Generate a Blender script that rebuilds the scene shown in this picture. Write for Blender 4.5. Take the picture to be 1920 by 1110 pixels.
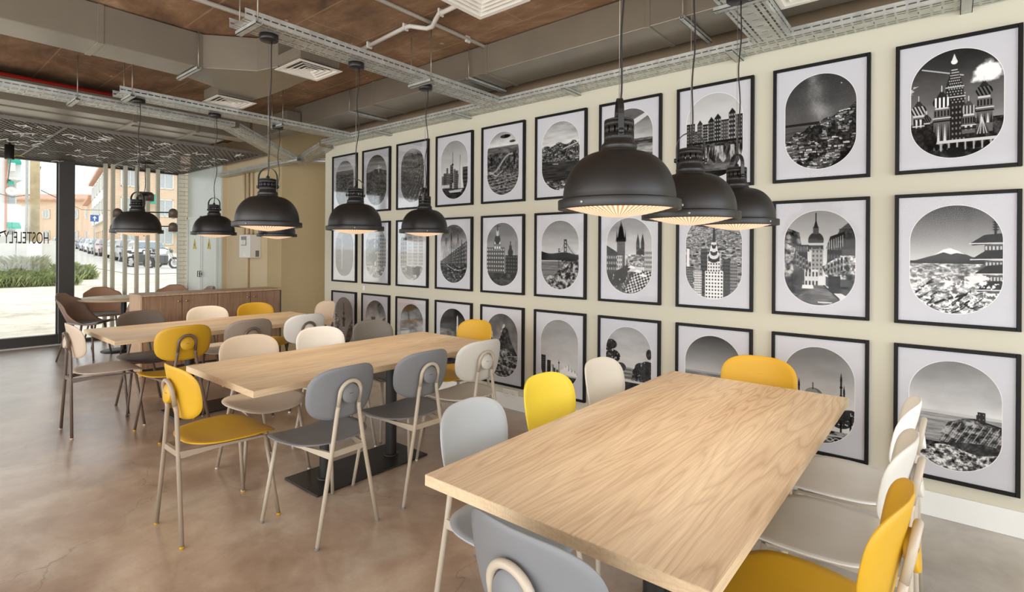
import bpy, bmesh, math, random
import numpy as np
from mathutils import Vector, Matrix
PI = math.pi
R = math.radians
for o in list(bpy.data.objects): bpy.data.objects.remove(o)
S = bpy.context.scene
COL = S.collection

# ------------------------------------------------------------------ camera
cd = bpy.data.cameras.new('camera'); cam = bpy.data.objects.new('camera', cd); COL.objects.link(cam)
cd.sensor_width = 36; cd.lens = 993.06 / 1920 * 36; cd.clip_start = .05; cd.clip_end = 600
cd.shift_y = -(555 - 470.85) / 1920
cam.matrix_world = Matrix.Translation((0, 0, 1.43)) @ Matrix.Rotation(.6909, 4, 'Z') @ Matrix.Rotation(PI / 2, 4, 'X') @ Matrix.Rotation(.0065, 4, 'Z')
S.camera = cam
# ------------------------------------------------------------------ world, light, exposure
W = bpy.data.worlds.new('sky'); S.world = W; W.use_nodes = True
nt = W.node_tree; nt.nodes.clear()
wo = nt.nodes.new('ShaderNodeOutputWorld'); bg = nt.nodes.new('ShaderNodeBackground')
tc = nt.nodes.new('ShaderNodeTexCoord'); mp = nt.nodes.new('ShaderNodeMapping'); mp.inputs['Scale'].default_value = (1, 1, 3)
nz = nt.nodes.new('ShaderNodeTexNoise'); nz.inputs['Scale'].default_value = 2.2; nz.inputs['Detail'].default_value = 5
rp = nt.nodes.new('ShaderNodeValToRGB')
rp.color_ramp.elements[0].position = .35; rp.color_ramp.elements[0].color = (.80, .88, .98, 1)
rp.color_ramp.elements[1].position = .62; rp.color_ramp.elements[1].color = (1, .99, .97, 1)
for a, b in ((tc.outputs['Generated'], mp.inputs[0]), (mp.outputs[0], nz.inputs[0]), (nz.outputs[0], rp.inputs[0]), (rp.outputs[0], bg.inputs[0]), (bg.outputs[0], wo.inputs[0])):
    nt.links.new(a, b)
bg.inputs[1].default_value = 1.75
def area(name, loc, rot, sx, sy, e, col):
    l = bpy.data.lights.new(name, 'AREA'); l.shape = 'RECTANGLE'; l.size = sx; l.size_y = sy; l.energy = e; l.color = col
    o = bpy.data.objects.new(name, l); COL.objects.link(o); o.location = loc; o.rotation_euler = rot
    return o
area('daylight_back', (-2.2, -2.85, 1.6), (R(90), 0, 0), 8.6, 2.4, 175, (.98, .97, .95))     # glazed front behind the camera
area('daylight_side', (2.85, .6, 1.6), (R(90), 0, R(90)), 5.5, 2.5, 90, (.90, .95, 1))     # glazed end wall to the right
S.view_settings.view_transform = 'Standard'; S.view_settings.look = 'None'
S.view_settings.exposure = .2; S.view_settings.gamma = 1; S.view_settings.use_curve_mapping = False

# ------------------------------------------------------------------ materials
def srgb(r, g, b):
    return tuple(((c / 255) / 12.92 if c / 255 <= .04045 else (((c / 255) + .055) / 1.055) ** 2.4) for c in (r, g, b)) + (1,)
class NT:
    def __init__(s, name):
        s.m = bpy.data.materials.new(name); s.m.use_nodes = True; s.t = s.m.node_tree
        s.b = s.t.nodes['Principled BSDF']; s.out = s.t.nodes['Material Output']
    def n(s, ty, **k):
        x = s.t.nodes.new(ty)
        for a, v in k.items():
            if a in x.inputs: x.inputs[a].default_value = v
            else: setattr(x, a, v)
        return x
    def l(s, a, b): s.t.links.new(a, b)
    def coord(s, scale=(1, 1, 1), kind='Object', loc=(0, 0, 0)):
        c = s.n('ShaderNodeTexCoord'); m = s.n('ShaderNodeMapping'); m.inputs['Scale'].default_value = scale; m.inputs['Location'].default_value = loc
        s.l(c.outputs[kind], m.inputs[0]); return m.outputs[0]
    def noise(s, v, sc, det=4, ro=.55, dist=0):
        x = s.n('ShaderNodeTexNoise'); x.inputs['Scale'].default_value = sc; x.inputs['Detail'].default_value = det; x.inputs['Roughness'].default_value = ro; x.inputs['Distortion'].default_value = dist
        s.l(v, x.inputs['Vector']); return x.outputs[0]
    def ramp(s, f, *st):
        x = s.n('ShaderNodeValToRGB'); e = x.color_ramp.elements
        while len(e) < len(st): e.new(.5)
        for i, (p, c) in enumerate(st):
            e[i].position = p; e[i].color = c if len(c) == 4 else tuple(c) + (1,)
        s.l(f, x.inputs[0]); return x.outputs[0]
    def mix(s, f, a, b, mode='MIX'):
        x = s.n('ShaderNodeMix', data_type='RGBA', blend_type=mode)
        for i, v in ((0, f), (6, a), (7, b)):
            if hasattr(v, 'is_linked'): s.l(v, x.inputs[i])
            else: x.inputs[i].default_value = v
        return x.outputs[2]
    def math(s, op, a, b=0, c=0):
        x = s.n('ShaderNodeMath', operation=op)
        for i, v in enumerate((a, b, c)):
            if hasattr(v, 'is_linked'): s.l(v, x.inputs[i])
            else: x.inputs[i].default_value = v
        return x.outputs[0]
    def bump(s, h, st=.2, d=.01):
        x = s.n('ShaderNodeBump'); x.inputs['Strength'].default_value = st; x.inputs['Distance'].default_value = d
        s.l(h, x.inputs['Height']); s.l(x.outputs[0], s.b.inputs['Normal'])
def g1(v): return (v, v, v, 1)
def mul(c, k): return tuple(min(1, x * k) for x in c[:3]) + (1,)
def plain(name, c, ro=.5, me=0, var=.06, sc=6, bump=0, spec=.5, kind='Object'):
    m = NT(name); v = m.coord(kind=kind)
    f = m.noise(v, sc, 4)
    m.l(m.ramp(f, (.3, mul(c, 1 - var)), (.7, mul(c, 1 + var))), m.b.inputs['Base Color'])
    m.b.inputs['Roughness'].default_value = ro; m.b.inputs['Metallic'].default_value = me
    m.b.inputs['Specular IOR Level'].default_value = spec
    if bump: m.bump(m.noise(v, sc * 12, 3), bump, .004)
    return m.m
def emit(name, c, st):
    m = NT(name); m.b.inputs['Base Color'].default_value = c; m.b.inputs['Emission Color'].default_value = c; m.b.inputs['Emission Strength'].default_value = st; return m.m

def wood(name, c_lo, c_hi, line, grain=(7, .9, 7), fine=(160, 3.5, 60), ro=.45, dens=9, rnd=True):
    m = NT(name)
    v = m.coord(grain); base = m.noise(v, 1.0, 3, .45, .25)
    fr = m.math('FRACT', m.math('MULTIPLY', base, dens * 1.6))
    ln = m.ramp(fr, (0, g1(0)), (.10, g1(.45)), (.45, g1(1)), (.8, g1(.85)), (1, g1(.1)))
    v2 = m.coord(fine); st = m.noise(v2, 1.0, 3, .7)
    v3 = m.coord((3.2, .35, 3.2), loc=(3, 1, 0)); broad = m.noise(v3, 1.3, 2)
    c = m.mix(m.ramp(broad, (.32, g1(0)), (.68, g1(1))), c_lo, c_hi)
    c = m.mix(m.math('MULTIPLY', m.math('SUBTRACT', 1, ln), m.ramp(broad, (.3, g1(.72)), (.65, g1(.22)))), c, line)
    c = m.mix(m.ramp(st, (.35, g1(.30)), (.62, g1(0))), c, line)
    m.l(c, m.b.inputs['Base Color']); m.b.inputs['Roughness'].default_value = ro
    m.bump(st, .12, .0015)
    return m.m
def steel(name, c, ro=.38, sc=22):
    m = NT(name); v = m.coord()
    x = m.n('ShaderNodeTexVoronoi'); x.inputs['Scale'].default_value = sc; m.l(v, x.inputs['Vector'])
    f = m.mix(.5, x.outputs['Color'], m.noise(v, 9, 4))
    bw = m.n('ShaderNodeRGBToBW'); m.l(f, bw.inputs[0])
    m.l(m.ramp(bw.outputs[0], (.25, mul(c, .82)), (.75, mul(c, 1.12))), m.b.inputs['Base Color'])
    m.b.inputs['Metallic'].default_value = .55; m.b.inputs['Roughness'].default_value = ro
    return m.m
M = {}
M['oak'] = wood('pale_oak', srgb(210, 185, 154), srgb(231, 213, 185), srgb(154, 122, 92), grain=(5.5, .55, 5.5), dens=13)
M['oak_edge'] = wood('oak_edge', srgb(212, 184, 146), srgb(226, 204, 168), srgb(184, 156, 124), grain=(9, 2, 30), dens=5)
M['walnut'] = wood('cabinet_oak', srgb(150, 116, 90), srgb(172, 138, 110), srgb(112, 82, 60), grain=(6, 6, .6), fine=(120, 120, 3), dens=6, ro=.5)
M['cab_lit'] = wood('cabinet_oak_window_lit', srgb(196, 160, 128), srgb(212, 178, 146), srgb(160, 124, 94), grain=(6, 6, .6), fine=(120, 120, 3), dens=6, ro=.5)  # same cabinet oak, with window light painted in as a lighter tone
M['cream'] = plain('cream_wall_paint', srgb(203, 198, 178), .65, var=.02, sc=1.5, bump=.02)
M['beige_wall'] = plain('beige_wall_paint', srgb(208, 188, 152), .7, var=.03, sc=1.5)
M['olive_wall'] = plain('olive_wall_paint', srgb(176, 156, 116), .7, var=.04, sc=1.5)
M['white_paint'] = plain('white_paint', srgb(232, 232, 226), .45, var=.02)
M['door_white'] = plain('pale_grey_door_lacquer', srgb(214, 220, 212), .3, var=.02)
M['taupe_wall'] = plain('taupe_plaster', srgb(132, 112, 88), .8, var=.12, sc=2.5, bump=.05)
M['black'] = plain('matt_black_metal', srgb(30, 27, 25), .42, var=.1, spec=.5)
M['black_shade'] = plain('black_lamp_shade', srgb(26, 24, 22), .42, var=.08, spec=.6)
M['black_in'] = plain('lamp_inner', srgb(60, 56, 50), .5)
M['frame_black'] = plain('black_picture_frame', srgb(13, 12, 11), .5, var=.1, spec=.25)
M['mat'] = plain('white_mat_board', srgb(206, 205, 209), .8, var=.01)
M['bevel'] = plain('white_bevel_cut', srgb(238, 237, 236), .8, var=.01)
M['dark_frame'] = plain('anthracite_window_frame', srgb(66, 62, 58), .4, var=.05)
M['duct'] = plain('grey_painted_duct', srgb(134, 125, 110), .3, me=.35, var=.07, sc=3, spec=.6)
M['galv'] = steel('galvanised_steel', srgb(196, 198, 192))
M['rod'] = plain('threaded_steel_rod', srgb(150, 140, 125), .4, me=.6)
M['conduit'] = plain('grey_plastic_conduit', srgb(206, 200, 190), .45)
M['red'] = plain('red_sprinkler_pipe', srgb(176, 26, 22), .35)
M['vent'] = plain('white_vent_enamel', srgb(234, 230, 220), .4, var=.02)
M['vent_in'] = plain('vent_throat', srgb(120, 112, 100), .6)
M['mesh'] = plain('dark_expanded_metal', srgb(122, 116, 108), .45, me=.2)
M['tie'] = plain('white_cable_tie', srgb(235, 232, 225), .5)
M['tie_y'] = plain('yellow_cable_tie', srgb(225, 200, 30), .5)
M['tube_light'] = plain('light_beige_frame_paint', srgb(186, 173, 154), .38, var=.03)
M['tube_mid'] = plain('shaded_beige_frame_paint', srgb(160, 143, 124), .38, var=.03)  # same beige frame paint, with shade put into the colour
M['tube_dark'] = plain('brown_frame_paint', srgb(104, 88, 76), .38, var=.04)
SHELL = dict(yellow=(202, 156, 26), lemon=(224, 200, 60), grey=(122, 123, 125), pale_grey=(164, 170, 175), white=(232, 229, 222), beige=(202, 186, 166),
             cream=(230, 219, 202), taupe=(146, 132, 118), brown=(86, 74, 66), charcoal=(112, 108, 102), sand=(200, 180, 158), linen=(206, 202, 192))
for k, c in SHELL.items():
    M['s_' + k] = plain(k + '_chair_shell', srgb(*c), .5, var=.035, sc=5, bump=.03)
M['s_rust'] = plain('rust_brown_shell', srgb(178, 134, 104), .5)
M['s_mauve'] = plain('mauve_brown_shell', srgb(160, 130, 114), .5)
M['brass'] = plain('brass_knob', srgb(190, 160, 110), .3, me=.8)
M['plastic'] = plain('white_plastic', srgb(226, 222, 214), .4, var=.02)
M['meter_win'] = plain('dark_meter_window', srgb(110, 112, 112), .3)
M['slot'] = plain('dark_slot', srgb(50, 48, 45), .6)
M['sign_yellow'] = plain('warning_yellow', srgb(222, 196, 60), .5)
M['mortar'] = plain('pale_mortar', srgb(190, 186, 170), .8, bump=.1)
M['brick_white'] = plain('white_painted_brick', srgb(236, 232, 216), .6, var=.03, bump=.06)
M['slat'] = plain('beige_post_paint', srgb(206, 200, 178), .5, var=.02)
M['text_black'] = plain('black_vinyl_lettering', srgb(25, 24, 24), .5)
M['bin'] = plain('pale_blue_plastic', srgb(214, 222, 232), .4)
# floor
m = NT('polished_concrete'); v = m.coord()
a = m.noise(v, .55, 5, .6, .4); b = m.noise(v, 3.2, 8, .7, .3); c = m.noise(v, 28, 3, .7)
f = m.math('ADD', m.math('MULTIPLY', a, .55), m.math('MULTIPLY', b, .45))
base = m.ramp(f, (.37, srgb(118, 97, 80)), (.46, srgb(156, 130, 108)), (.53, srgb(176, 151, 129)), (.64, srgb(204, 188, 168)))
# cooler daylight painted into the slab colour towards the right-hand end
sx = m.n('ShaderNodeSeparateXYZ'); m.l(m.coord(), sx.inputs[0])
gx = m.n('ShaderNodeMapRange'); gx.inputs[1].default_value = -1.6; gx.inputs[2].default_value = -.2; m.l(sx.outputs[0], gx.inputs[0])
base = m.mix(m.math('MULTIPLY', gx.outputs[0], .8), base, m.ramp(f, (.38, srgb(136, 132, 122)), (.5, srgb(172, 168, 158)), (.62, srgb(196, 193, 184))))
cr = m.n('ShaderNodeTexVoronoi'); cr.feature = 'DISTANCE_TO_EDGE'; cr.inputs['Scale'].default_value = .7
vv = m.n('ShaderNodeVectorMath'); vv.operation = 'ADD'
nn = m.n('ShaderNodeTexNoise'); nn.inputs['Scale'].default_value = 1.6; nn.inputs['Detail'].default_value = 6; m.l(v, nn.inputs['Vector'])
m.l(v, vv.inputs[0]); m.l(nn.outputs['Color'], vv.inputs[1]); m.l(vv.outputs[0], cr.inputs['Vector'])
crack = m.ramp(cr.outputs[0], (0, g1(.45)), (.0035, g1(0)))
base = m.mix(crack, base, srgb(80, 64, 52))
base = m.mix(m.ramp(c, (.62, g1(0)), (.8, g1(.35))), base, srgb(96, 76, 60))
m.l(base, m.b.inputs['Base Color'])
rr = m.n('ShaderNodeMapRange'); rr.inputs[3].default_value = .22; rr.inputs[4].default_value = .42; m.l(b, rr.inputs[0]); m.l(rr.outputs[0], m.b.inputs['Roughness'])
m.b.inputs['Specular IOR Level'].default_value = .8
m.b.inputs['Coat Weight'].default_value = .7; m.b.inputs['Coat Roughness'].default_value = .28; m.bump(b, .05, .01); M['floor'] = m.m
# ceiling: brown board-marked concrete
m = NT('board_marked_concrete'); v = m.coord((.8, 1.3, 1))
a = m.noise(v, 1.5, 9, .68, .5); b = m.noise(m.coord((2.2, 9, 1)), 1.6, 7, .75, .3)
f = m.math('ADD', m.math('MULTIPLY', a, .72), m.math('MULTIPLY', b, .28))
base = m.ramp(f, (.34, srgb(92, 66, 46)), (.46, srgb(125, 94, 67)), (.54, srgb(146, 113, 83)), (.66, srgb(182, 151, 119)))
br = m.n('ShaderNodeTexBrick'); br.inputs['Scale'].default_value = 1; br.inputs['Brick Width'].default_value = 2.4; br.inputs['Row Height'].default_value = .5
br.inputs['Mortar Size'].default_value = .006; br.inputs['Color1'].default_value = g1(0); br.inputs['Color2'].default_value = g1(.12); br.inputs['Mortar'].default_value = g1(1)
m.l(m.coord(), br.inputs['Vector'])
base = m.mix(m.math('MULTIPLY', br.outputs[0], .4), base, srgb(186, 158, 126))
sp = m.noise(m.coord(), 9, 2, .5); base = m.mix(m.ramp(sp, (.72, g1(0)), (.76, g1(.7))), base, srgb(200, 184, 160))
m.l(base, m.b.inputs['Base Color']); m.b.inputs['Roughness'].default_value = .75; m.bump(f, .35, .02); M['ceiling'] = m.m
# lens of the pendant: glowing prismatic glass
m = NT('glowing_prismatic_lens'); v = m.coord()
gr = m.n('ShaderNodeTexGradient'); gr.gradient_type = 'RADIAL'; m.l(v, gr.inputs[0])
w = m.math('SINE', m.math('MULTIPLY', gr.outputs[1], 2 * PI * 60))
col = m.mix(m.math('MULTIPLY_ADD', w, .5, .5), srgb(200, 140, 80), srgb(255, 240, 212))
m.l(col, m.b.inputs['Base Color']); m.l(col, m.b.inputs['Emission Color']); m.b.inputs['Emission Strength'].default_value = .62
m.b.inputs['Roughness'].default_value = .2; M['lens'] = m.m
# picture print: colour comes from the printed image painted on the sheet
m = NT('printed_photograph'); at = m.n('ShaderNodeAttribute'); at.attribute_name = 'print'
m.l(at.outputs['Color'], m.b.inputs['Base Color']); m.b.inputs['Roughness'].default_value = .7; m.b.inputs['Specular IOR Level'].default_value = .1; M['print'] = m.m
# glazing
def glass(name, tint=(1, 1, 1, 1), refl=1.0, ior=1.5, ro=.0):
    m = NT(name); tr = m.n('ShaderNodeBsdfTransparent'); tr.inputs[0].default_value = tint
    gl = m.n('ShaderNodeBsdfGlossy'); gl.inputs['Roughness'].default_value = ro
    fr = m.n('ShaderNodeFresnel'); fr.inputs[0].default_value = ior
    mx = m.n('ShaderNodeMixShader'); m.l(m.math('MULTIPLY', fr.outputs[0], refl), mx.inputs[0]); m.l(tr.outputs[0], mx.inputs[1]); m.l(gl.outputs[0], mx.inputs[2])
    m.l(mx.outputs[0], m.out.inputs[0]); return m.m
M['glass'] = glass('window_glass', (.97, .98, .97, 1), .8)
M['pic_glass'] = glass('picture_glass', (1, 1, 1, 1), .5, 1.3, .05)
# exterior
m = NT('sandy_ground'); v = m.coord(); a = m.noise(m.coord((1, .35, 1)), .8, 8, .7); b = m.noise(v, 3, 6, .8)
f = m.math('ADD', m.math('MULTIPLY', a, .6), m.math('MULTIPLY', b, .4))
m.l(m.ramp(f, (.38, srgb(176, 166, 148)), (.47, srgb(218, 208, 190)), (.6, srgb(238, 231, 216))), m.b.inputs['Base Color']); m.b.inputs['Roughness'].default_value = .95; m.bump(f, .5, .15); M['sand'] = m.m
M['asphalt'] = plain('pale_asphalt', srgb(208, 204, 196), .9, var=.06, sc=.6)
def brickmat(name, c1, c2, mo, sc=1):
    m = NT(name); br = m.n('ShaderNodeTexBrick'); br.inputs['Scale'].default_value = sc; br.inputs['Color1'].default_value = c1; br.inputs['Color2'].default_value = c2; br.inputs['Mortar'].default_value = mo
    br.inputs['Brick Width'].default_value = .3; br.inputs['Row Height'].default_value = .1; br.inputs['Mortar Size'].default_value = .012
    c = m.n('ShaderNodeTexCoord'); s = m.n('ShaderNodeSeparateXYZ'); k = m.n('ShaderNodeCombineXYZ'); m.l(c.outputs['Object'], s.inputs[0])
    m.l(m.math('ADD', s.outputs[0], s.outputs[1]), k.inputs[0]); m.l(s.outputs[2], k.inputs[1]); m.l(k.outputs[0], br.inputs['Vector'])
    m.l(br.outputs[0], m.b.inputs['Base Color']); m.b.inputs['Roughness'].default_value = .85; return m.m
M['brick_or'] = brickmat('orange_brick', srgb(226, 196, 166), srgb(216, 182, 150), srgb(232, 218, 200))
M['render_w'] = plain('white_render', srgb(226, 228, 226), .8, var=.03, sc=.4)
M['render_c'] = plain('cream_render', srgb(232, 218, 192), .8, var=.03, sc=.4)
M['rooftile'] = plain('terracotta_roof', srgb(204, 160, 136), .8, var=.15, sc=2)
M['pane_far'] = plain('house_window_glass', srgb(186, 192, 194), .2, var=.08)
M['shutter'] = plain('white_shutter', srgb(226, 224, 216), .6)
M['awning'] = plain('green_awning_cloth', srgb(52, 168, 142), .7)
M['pipe_red'] = plain('rusty_pipe', srgb(204, 150, 128), .7)
M['pole_wood'] = plain('weathered_pole', srgb(204, 184, 150), .85, var=.15, sc=4)
M['pole_grey'] = plain('grey_pole', srgb(186, 188, 184), .6)
M['conc'] = plain('pale_concrete', srgb(226, 224, 218), .85, var=.05)
M['wire'] = plain('dark_wire', srgb(96, 92, 86), .6)
M['tyre'] = plain('tyre_rubber', srgb(74, 72, 70), .8)
M['hub'] = plain('alloy_wheel', srgb(190, 190, 190), .4, me=.4)
M['car_glass'] = plain('car_glass', srgb(120, 134, 142), .12, spec=.8)
M['lamp_red'] = plain('tail_lamp', srgb(190, 60, 50), .3)
M['blue_sign'] = plain('blue_sign', srgb(56, 96, 168), .5)
for k, c in dict(car_white=(232, 233, 234), car_silver=(178, 182, 184), car_dark=(110, 112, 114), car_blue=(126, 138, 176), car_red=(176, 138, 136), car_grey=(150, 156, 158)).items():
    M[k] = plain(k, srgb(*c), .25, var=.02, spec=.7)
M['moto'] = plain('motorbike_dark', srgb(84, 84, 84), .4)
M['leaf'] = plain('weed_leaves', srgb(150, 160, 108), .8, var=.35, sc=3)
M['leaf2'] = plain('dry_weed_leaves', srgb(190, 188, 160), .8, var=.3, sc=3)

# ------------------------------------------------------------------ geometry helpers
class G:
    def __init__(s): s.v = []; s.f = []; s.sm = []
    def add(s, V, F, smooth=False):
        n = len(s.v); s.v += [tuple(p) for p in V]; s.f += [tuple(i + n for i in f) for f in F]; s.sm += [smooth] * len(F); return s
    def box(s, x0, x1, y0, y1, z0, z1, mat=None):
        V = [(x, y, z) for x in (x0, x1) for y in (y0, y1) for z in (z0, z1)]
        if mat is not None: V = [mat @ Vector(p) for p in V]
        return s.add(V, [(0, 1, 3, 2), (4, 6, 7, 5), (0, 4, 5, 1), (2, 3, 7, 6), (0, 2, 6, 4), (1, 5, 7, 3)])
    def tube(s, pts, r, seg=10, cap=True, closed=False, flat=None):
        pts = [Vector(p) for p in pts]; n = len(pts); rs = r if isinstance(r, (list, tuple)) else [r] * n
        V = []; up = None
        for i, p in enumerate(pts):
            a = pts[(i - 1) % n] if (closed or i > 0) else p; b = pts[(i + 1) % n] if (closed or i < n - 1) else p
            t = (b - a).normalized()
            if up is None: up = Vector((0, 0, 1)) if abs(t.z) < .9 else Vector((1, 0, 0))
            x = (up - t * up.dot(t)).normalized(); up = x; y = t.cross(x)
            k = flat if flat else 1
            V += [p + (x * math.cos(2 * PI * j / seg) * k + y * math.sin(2 * PI * j / seg)) * rs[i] for j in range(seg)]
        F = []
        for i in range(n if closed else n - 1):
            k = (i + 1) % n
            F += [(i * seg + j, i * seg + (j + 1) % seg, k * seg + (j + 1) % seg, k * seg + j) for j in range(seg)]
        s.add(V, F, True)
        if cap and not closed:
            m = len(s.v) - len(V); s.f += [tuple(m + j for j in range(seg))[::-1], tuple(m + (n - 1) * seg + j for j in range(seg))]; s.sm += [False, False]
        return s
    def lathe(s, prof, seg=48, c=(0, 0, 0), smooth=True, cap=False):
        V = [(c[0] + r * math.cos(2 * PI * j / seg), c[1] + r * math.sin(2 * PI * j / seg), c[2] + z) for r, z in prof for j in range(seg)]
        F = [(i * seg + j, i * seg + (j + 1) % seg, (i + 1) * seg + (j + 1) % seg, (i + 1) * seg + j) for i in range(len(prof) - 1) for j in range(seg)]
        if cap: F += [tuple(range(seg))[::-1], tuple((len(prof) - 1) * seg + j for j in range(seg))]
        return s.add(V, F, smooth)
    def prism(s, poly, z0, z1, mat=None):
        n = len(poly); V = [(x, y, z0) for x, y in poly] + [(x, y, z1) for x, y in poly]
        if mat is not None: V = [mat @ Vector(p) for p in V]
        return s.add(V, [tuple(range(n))[::-1], tuple(range(n, 2 * n))] + [(i, (i + 1) % n, n + (i + 1) % n, n + i) for i in range(n)])
    def grid(s, fn, nu, nv, smooth=True, flip=False):
        V = [fn(i / nu, j / nv) for j in range(nv + 1) for i in range(nu + 1)]
        F = [(j * (nu + 1) + i, j * (nu + 1) + i + 1, (j + 1) * (nu + 1) + i + 1, (j + 1) * (nu + 1) + i) for j in range(nv) for i in range(nu)]
        return s.add(V, [f[::-1] for f in F] if flip else F, smooth)
def obj(name, g, mat, parent=None, loc=None, bevel=0, seg=2, solid=0, smooth_all=False):
    me = bpy.data.meshes.new(name); me.from_pydata([tuple(p) for p in g.v], [], g.f)
    me.polygons.foreach_set('use_smooth', [True] * len(g.f) if smooth_all else g.sm)
    if len(g.f) < 4000:
        b = bmesh.new(); b.from_mesh(me); bmesh.ops.recalc_face_normals(b, faces=b.faces); b.to_mesh(me); b.free()
    me.update(); me.materials.append(M[mat] if isinstance(mat, str) else mat)
    o = bpy.data.objects.new(name, me); COL.objects.link(o)
    if parent: o.parent = parent
    if loc: o.location = loc
    if solid: md = o.modifiers.new('s', 'SOLIDIFY'); md.thickness = solid; md.offset = 0
    if bevel:
        md = o.modifiers.new('b', 'BEVEL'); md.width = bevel; md.segments = seg; md.limit_method = 'ANGLE'; md.angle_limit = R(35); md.harden_normals = False
    return o
def empty(name, loc=(0, 0, 0), rz=0):
    o = bpy.data.objects.new(name, None); COL.objects.link(o); o.location = loc; o.rotation_euler = (0, 0, rz); o.empty_display_size = .1; return o
def tag(o, label, cat, group=None, kind=None):
    o['label'] = label; o['category'] = cat
    if group: o['group'] = group
    if kind: o['kind'] = kind
    return o
def struct(o): o['kind'] = 'structure'; return o
def kids(o): return [c for c in bpy.data.objects if c.parent == o]
def copy_tree(o, parent=None, mats=None):
    c = o.copy(); COL.objects.link(c)
    if parent: c.parent = parent
    if o.type == 'MESH' and mats and o.data.materials[0].name in mats:
        key = (o.data.name, mats[o.data.materials[0].name].name)
        if key not in MCACHE:
            d = o.data.copy(); d.materials[0] = mats[o.data.materials[0].name]; MCACHE[key] = d
        c.data = MCACHE[key]
    for ch in KIDS(o): copy_tree(ch, c, mats)
    return c
MCACHE = {}; KC = {}
def KIDS(o):
    if o.name not in KC: KC[o.name] = kids(o)
    return KC[o.name]

# ------------------------------------------------------------------ room shell
WY = 3.701
X0, X1, Y0, CZ = -10.3, 3.0, -3.0, 3.10
struct(obj('floor', G().box(X0 - .3, X1 + .2, Y0 - .2, 4.8, -.2, 0), 'floor'))
struct(obj('ceiling', G().box(X0 - .3, X1 + .2, Y0 - .2, 4.8, CZ, CZ + .2), 'ceiling'))
struct(obj('wall_right', G().box(-6.17, X1 + .2, WY, WY + .2, 0, 2.79), 'cream'))
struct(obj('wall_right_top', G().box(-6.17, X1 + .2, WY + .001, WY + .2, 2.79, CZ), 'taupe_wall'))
struct(obj('baseboard_right', G().box(-6.17, X1, WY - .014, WY, 0, .133), 'white_paint', bevel=.003))
struct(obj('wall_column', G().box(-7.3, -6.9, 3.5, 4.8, 0, CZ), 'olive_wall'))
struct(obj('wall_far', G().box(-8.77, -7.3, 3.56, 3.75, 0, CZ), 'beige_wall'))
struct(obj('wall_alcove', G().box(-6.9, -5.6, 4.6, 4.8, 0, CZ), 'olive_wall'))
struct(obj('wall_doors', G().box(-10.12, -8.77, 3.5, 3.75, 0, CZ), 'beige_wall'))
struct(obj('wall_header', G().box(X0 - .1, X0 + .05, Y0, 3.4, 2.76, CZ), 'taupe_wall'))
# glazed wall behind the camera and to the right: mullions
for nm, boxes in (('window_2', [(x - .04, x + .04, Y0 - .1, Y0, 0, CZ) for x in (-10.2, -7.6, -5, -2.4, .2, 2.9)] + [(X0, X1, Y0 - .1, Y0, 0, .12), (X0, X1, Y0 - .1, Y0, 2.9, CZ)]),
                  ('window_3', [(X1, X1 + .1, y - .04, y + .04, 0, CZ) for y in (-2.9, -.7, 1.5, 3.66)] + [(X1, X1 + .1, Y0, 3.7, 0, .12), (X1, X1 + .1, Y0, 3.7, 2.9, CZ)])):
    g = G()
    for b in boxes: g.box(*b)
    struct(obj(nm, g, 'dark_frame'))
# shop window on the left
w1 = struct(empty('window_1', (X0, 0, 0)))
def wpart(nm, boxes, mat='dark_frame', bevel=.004):
    g = G()
    for b in boxes: g.box(*b)
    return obj(nm, g, mat, w1, bevel=bevel)
wpart('post', [(-.02, .12, 1.77, 1.955, 0, 2.76)])
wpart('post', [(0, .03, 1.755, 1.77, .15, 2.74)])
wpart('bottom_rail', [(-.02, .09, -3, 1.77, 0, .15)])
wpart('bottom_rail', [(-.03, .06, 1.955, 3.4, 0, .05)])
wpart('sill_strip', [(.09, .16, -3, 1.8, 0, .012)], 'plastic', .002)
wpart('top_rail', [(-.02, .06, -3, 3.4, 2.70, 2.76)])
wpart('post', [(-.02, .10, -.35, -.22, 0, 2.76)])
wpart('pane', [(.02, .028, -3, 1.76, .13, 2.72)], 'glass', 0)
wpart('pane', [(.02, .028, 1.95, 3.4, .04, 2.72)], 'glass', 0)
# shop lettering on the pane, read from the street, so mirrored from inside
def text_mesh(name, body, size, mat, parent, mw, ext=.0008):
    cu = bpy.data.curves.new(name, 'FONT'); cu.body = body; cu.size = size; cu.extrude = ext; cu.align_x = 'CENTER'
    t = bpy.data.objects.new(name, cu); COL.objects.link(t)
    bpy.context.view_layer.update()
    me = bpy.data.meshes.new_from_object(t); COL.objects.unlink(t); bpy.data.objects.remove(t)
    me.name = name; me.transform(mw); me.materials.clear(); me.materials.append(M[mat])
    o = bpy.data.objects.new(name, me); COL.objects.link(o)
    if parent: o.parent = parent
    return o
# local frame: text x runs to -Y seen from outside (-X side)
tm = Matrix.Translation((.032, 1.43, 1.495)) @ Matrix(((0, 0, 1, 0), (-1, 0, 0, 0), (0, 1, 0, 0), (0, 0, 0, 1))) @ Matrix.Diagonal((.5, 1.28, 1, 1))
text_mesh('lettering', 'HOSTELFLY', .19, 'text_black', w1, tm)
g = G()
for a, b in (((1.05, 1.60), (1.21, 1.67)), ((1.05, 1.60), (1.15, 1.61)), ((1.12, 1.62), (1.21, 1.67)), ((1.15, 1.61), (1.13, 1.55))):
    g.tube([(.032, a[0], a[1]), (.032, b[0], b[1])], .008, 6)
obj('logo_bird', g, 'text_black', w1)

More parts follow.
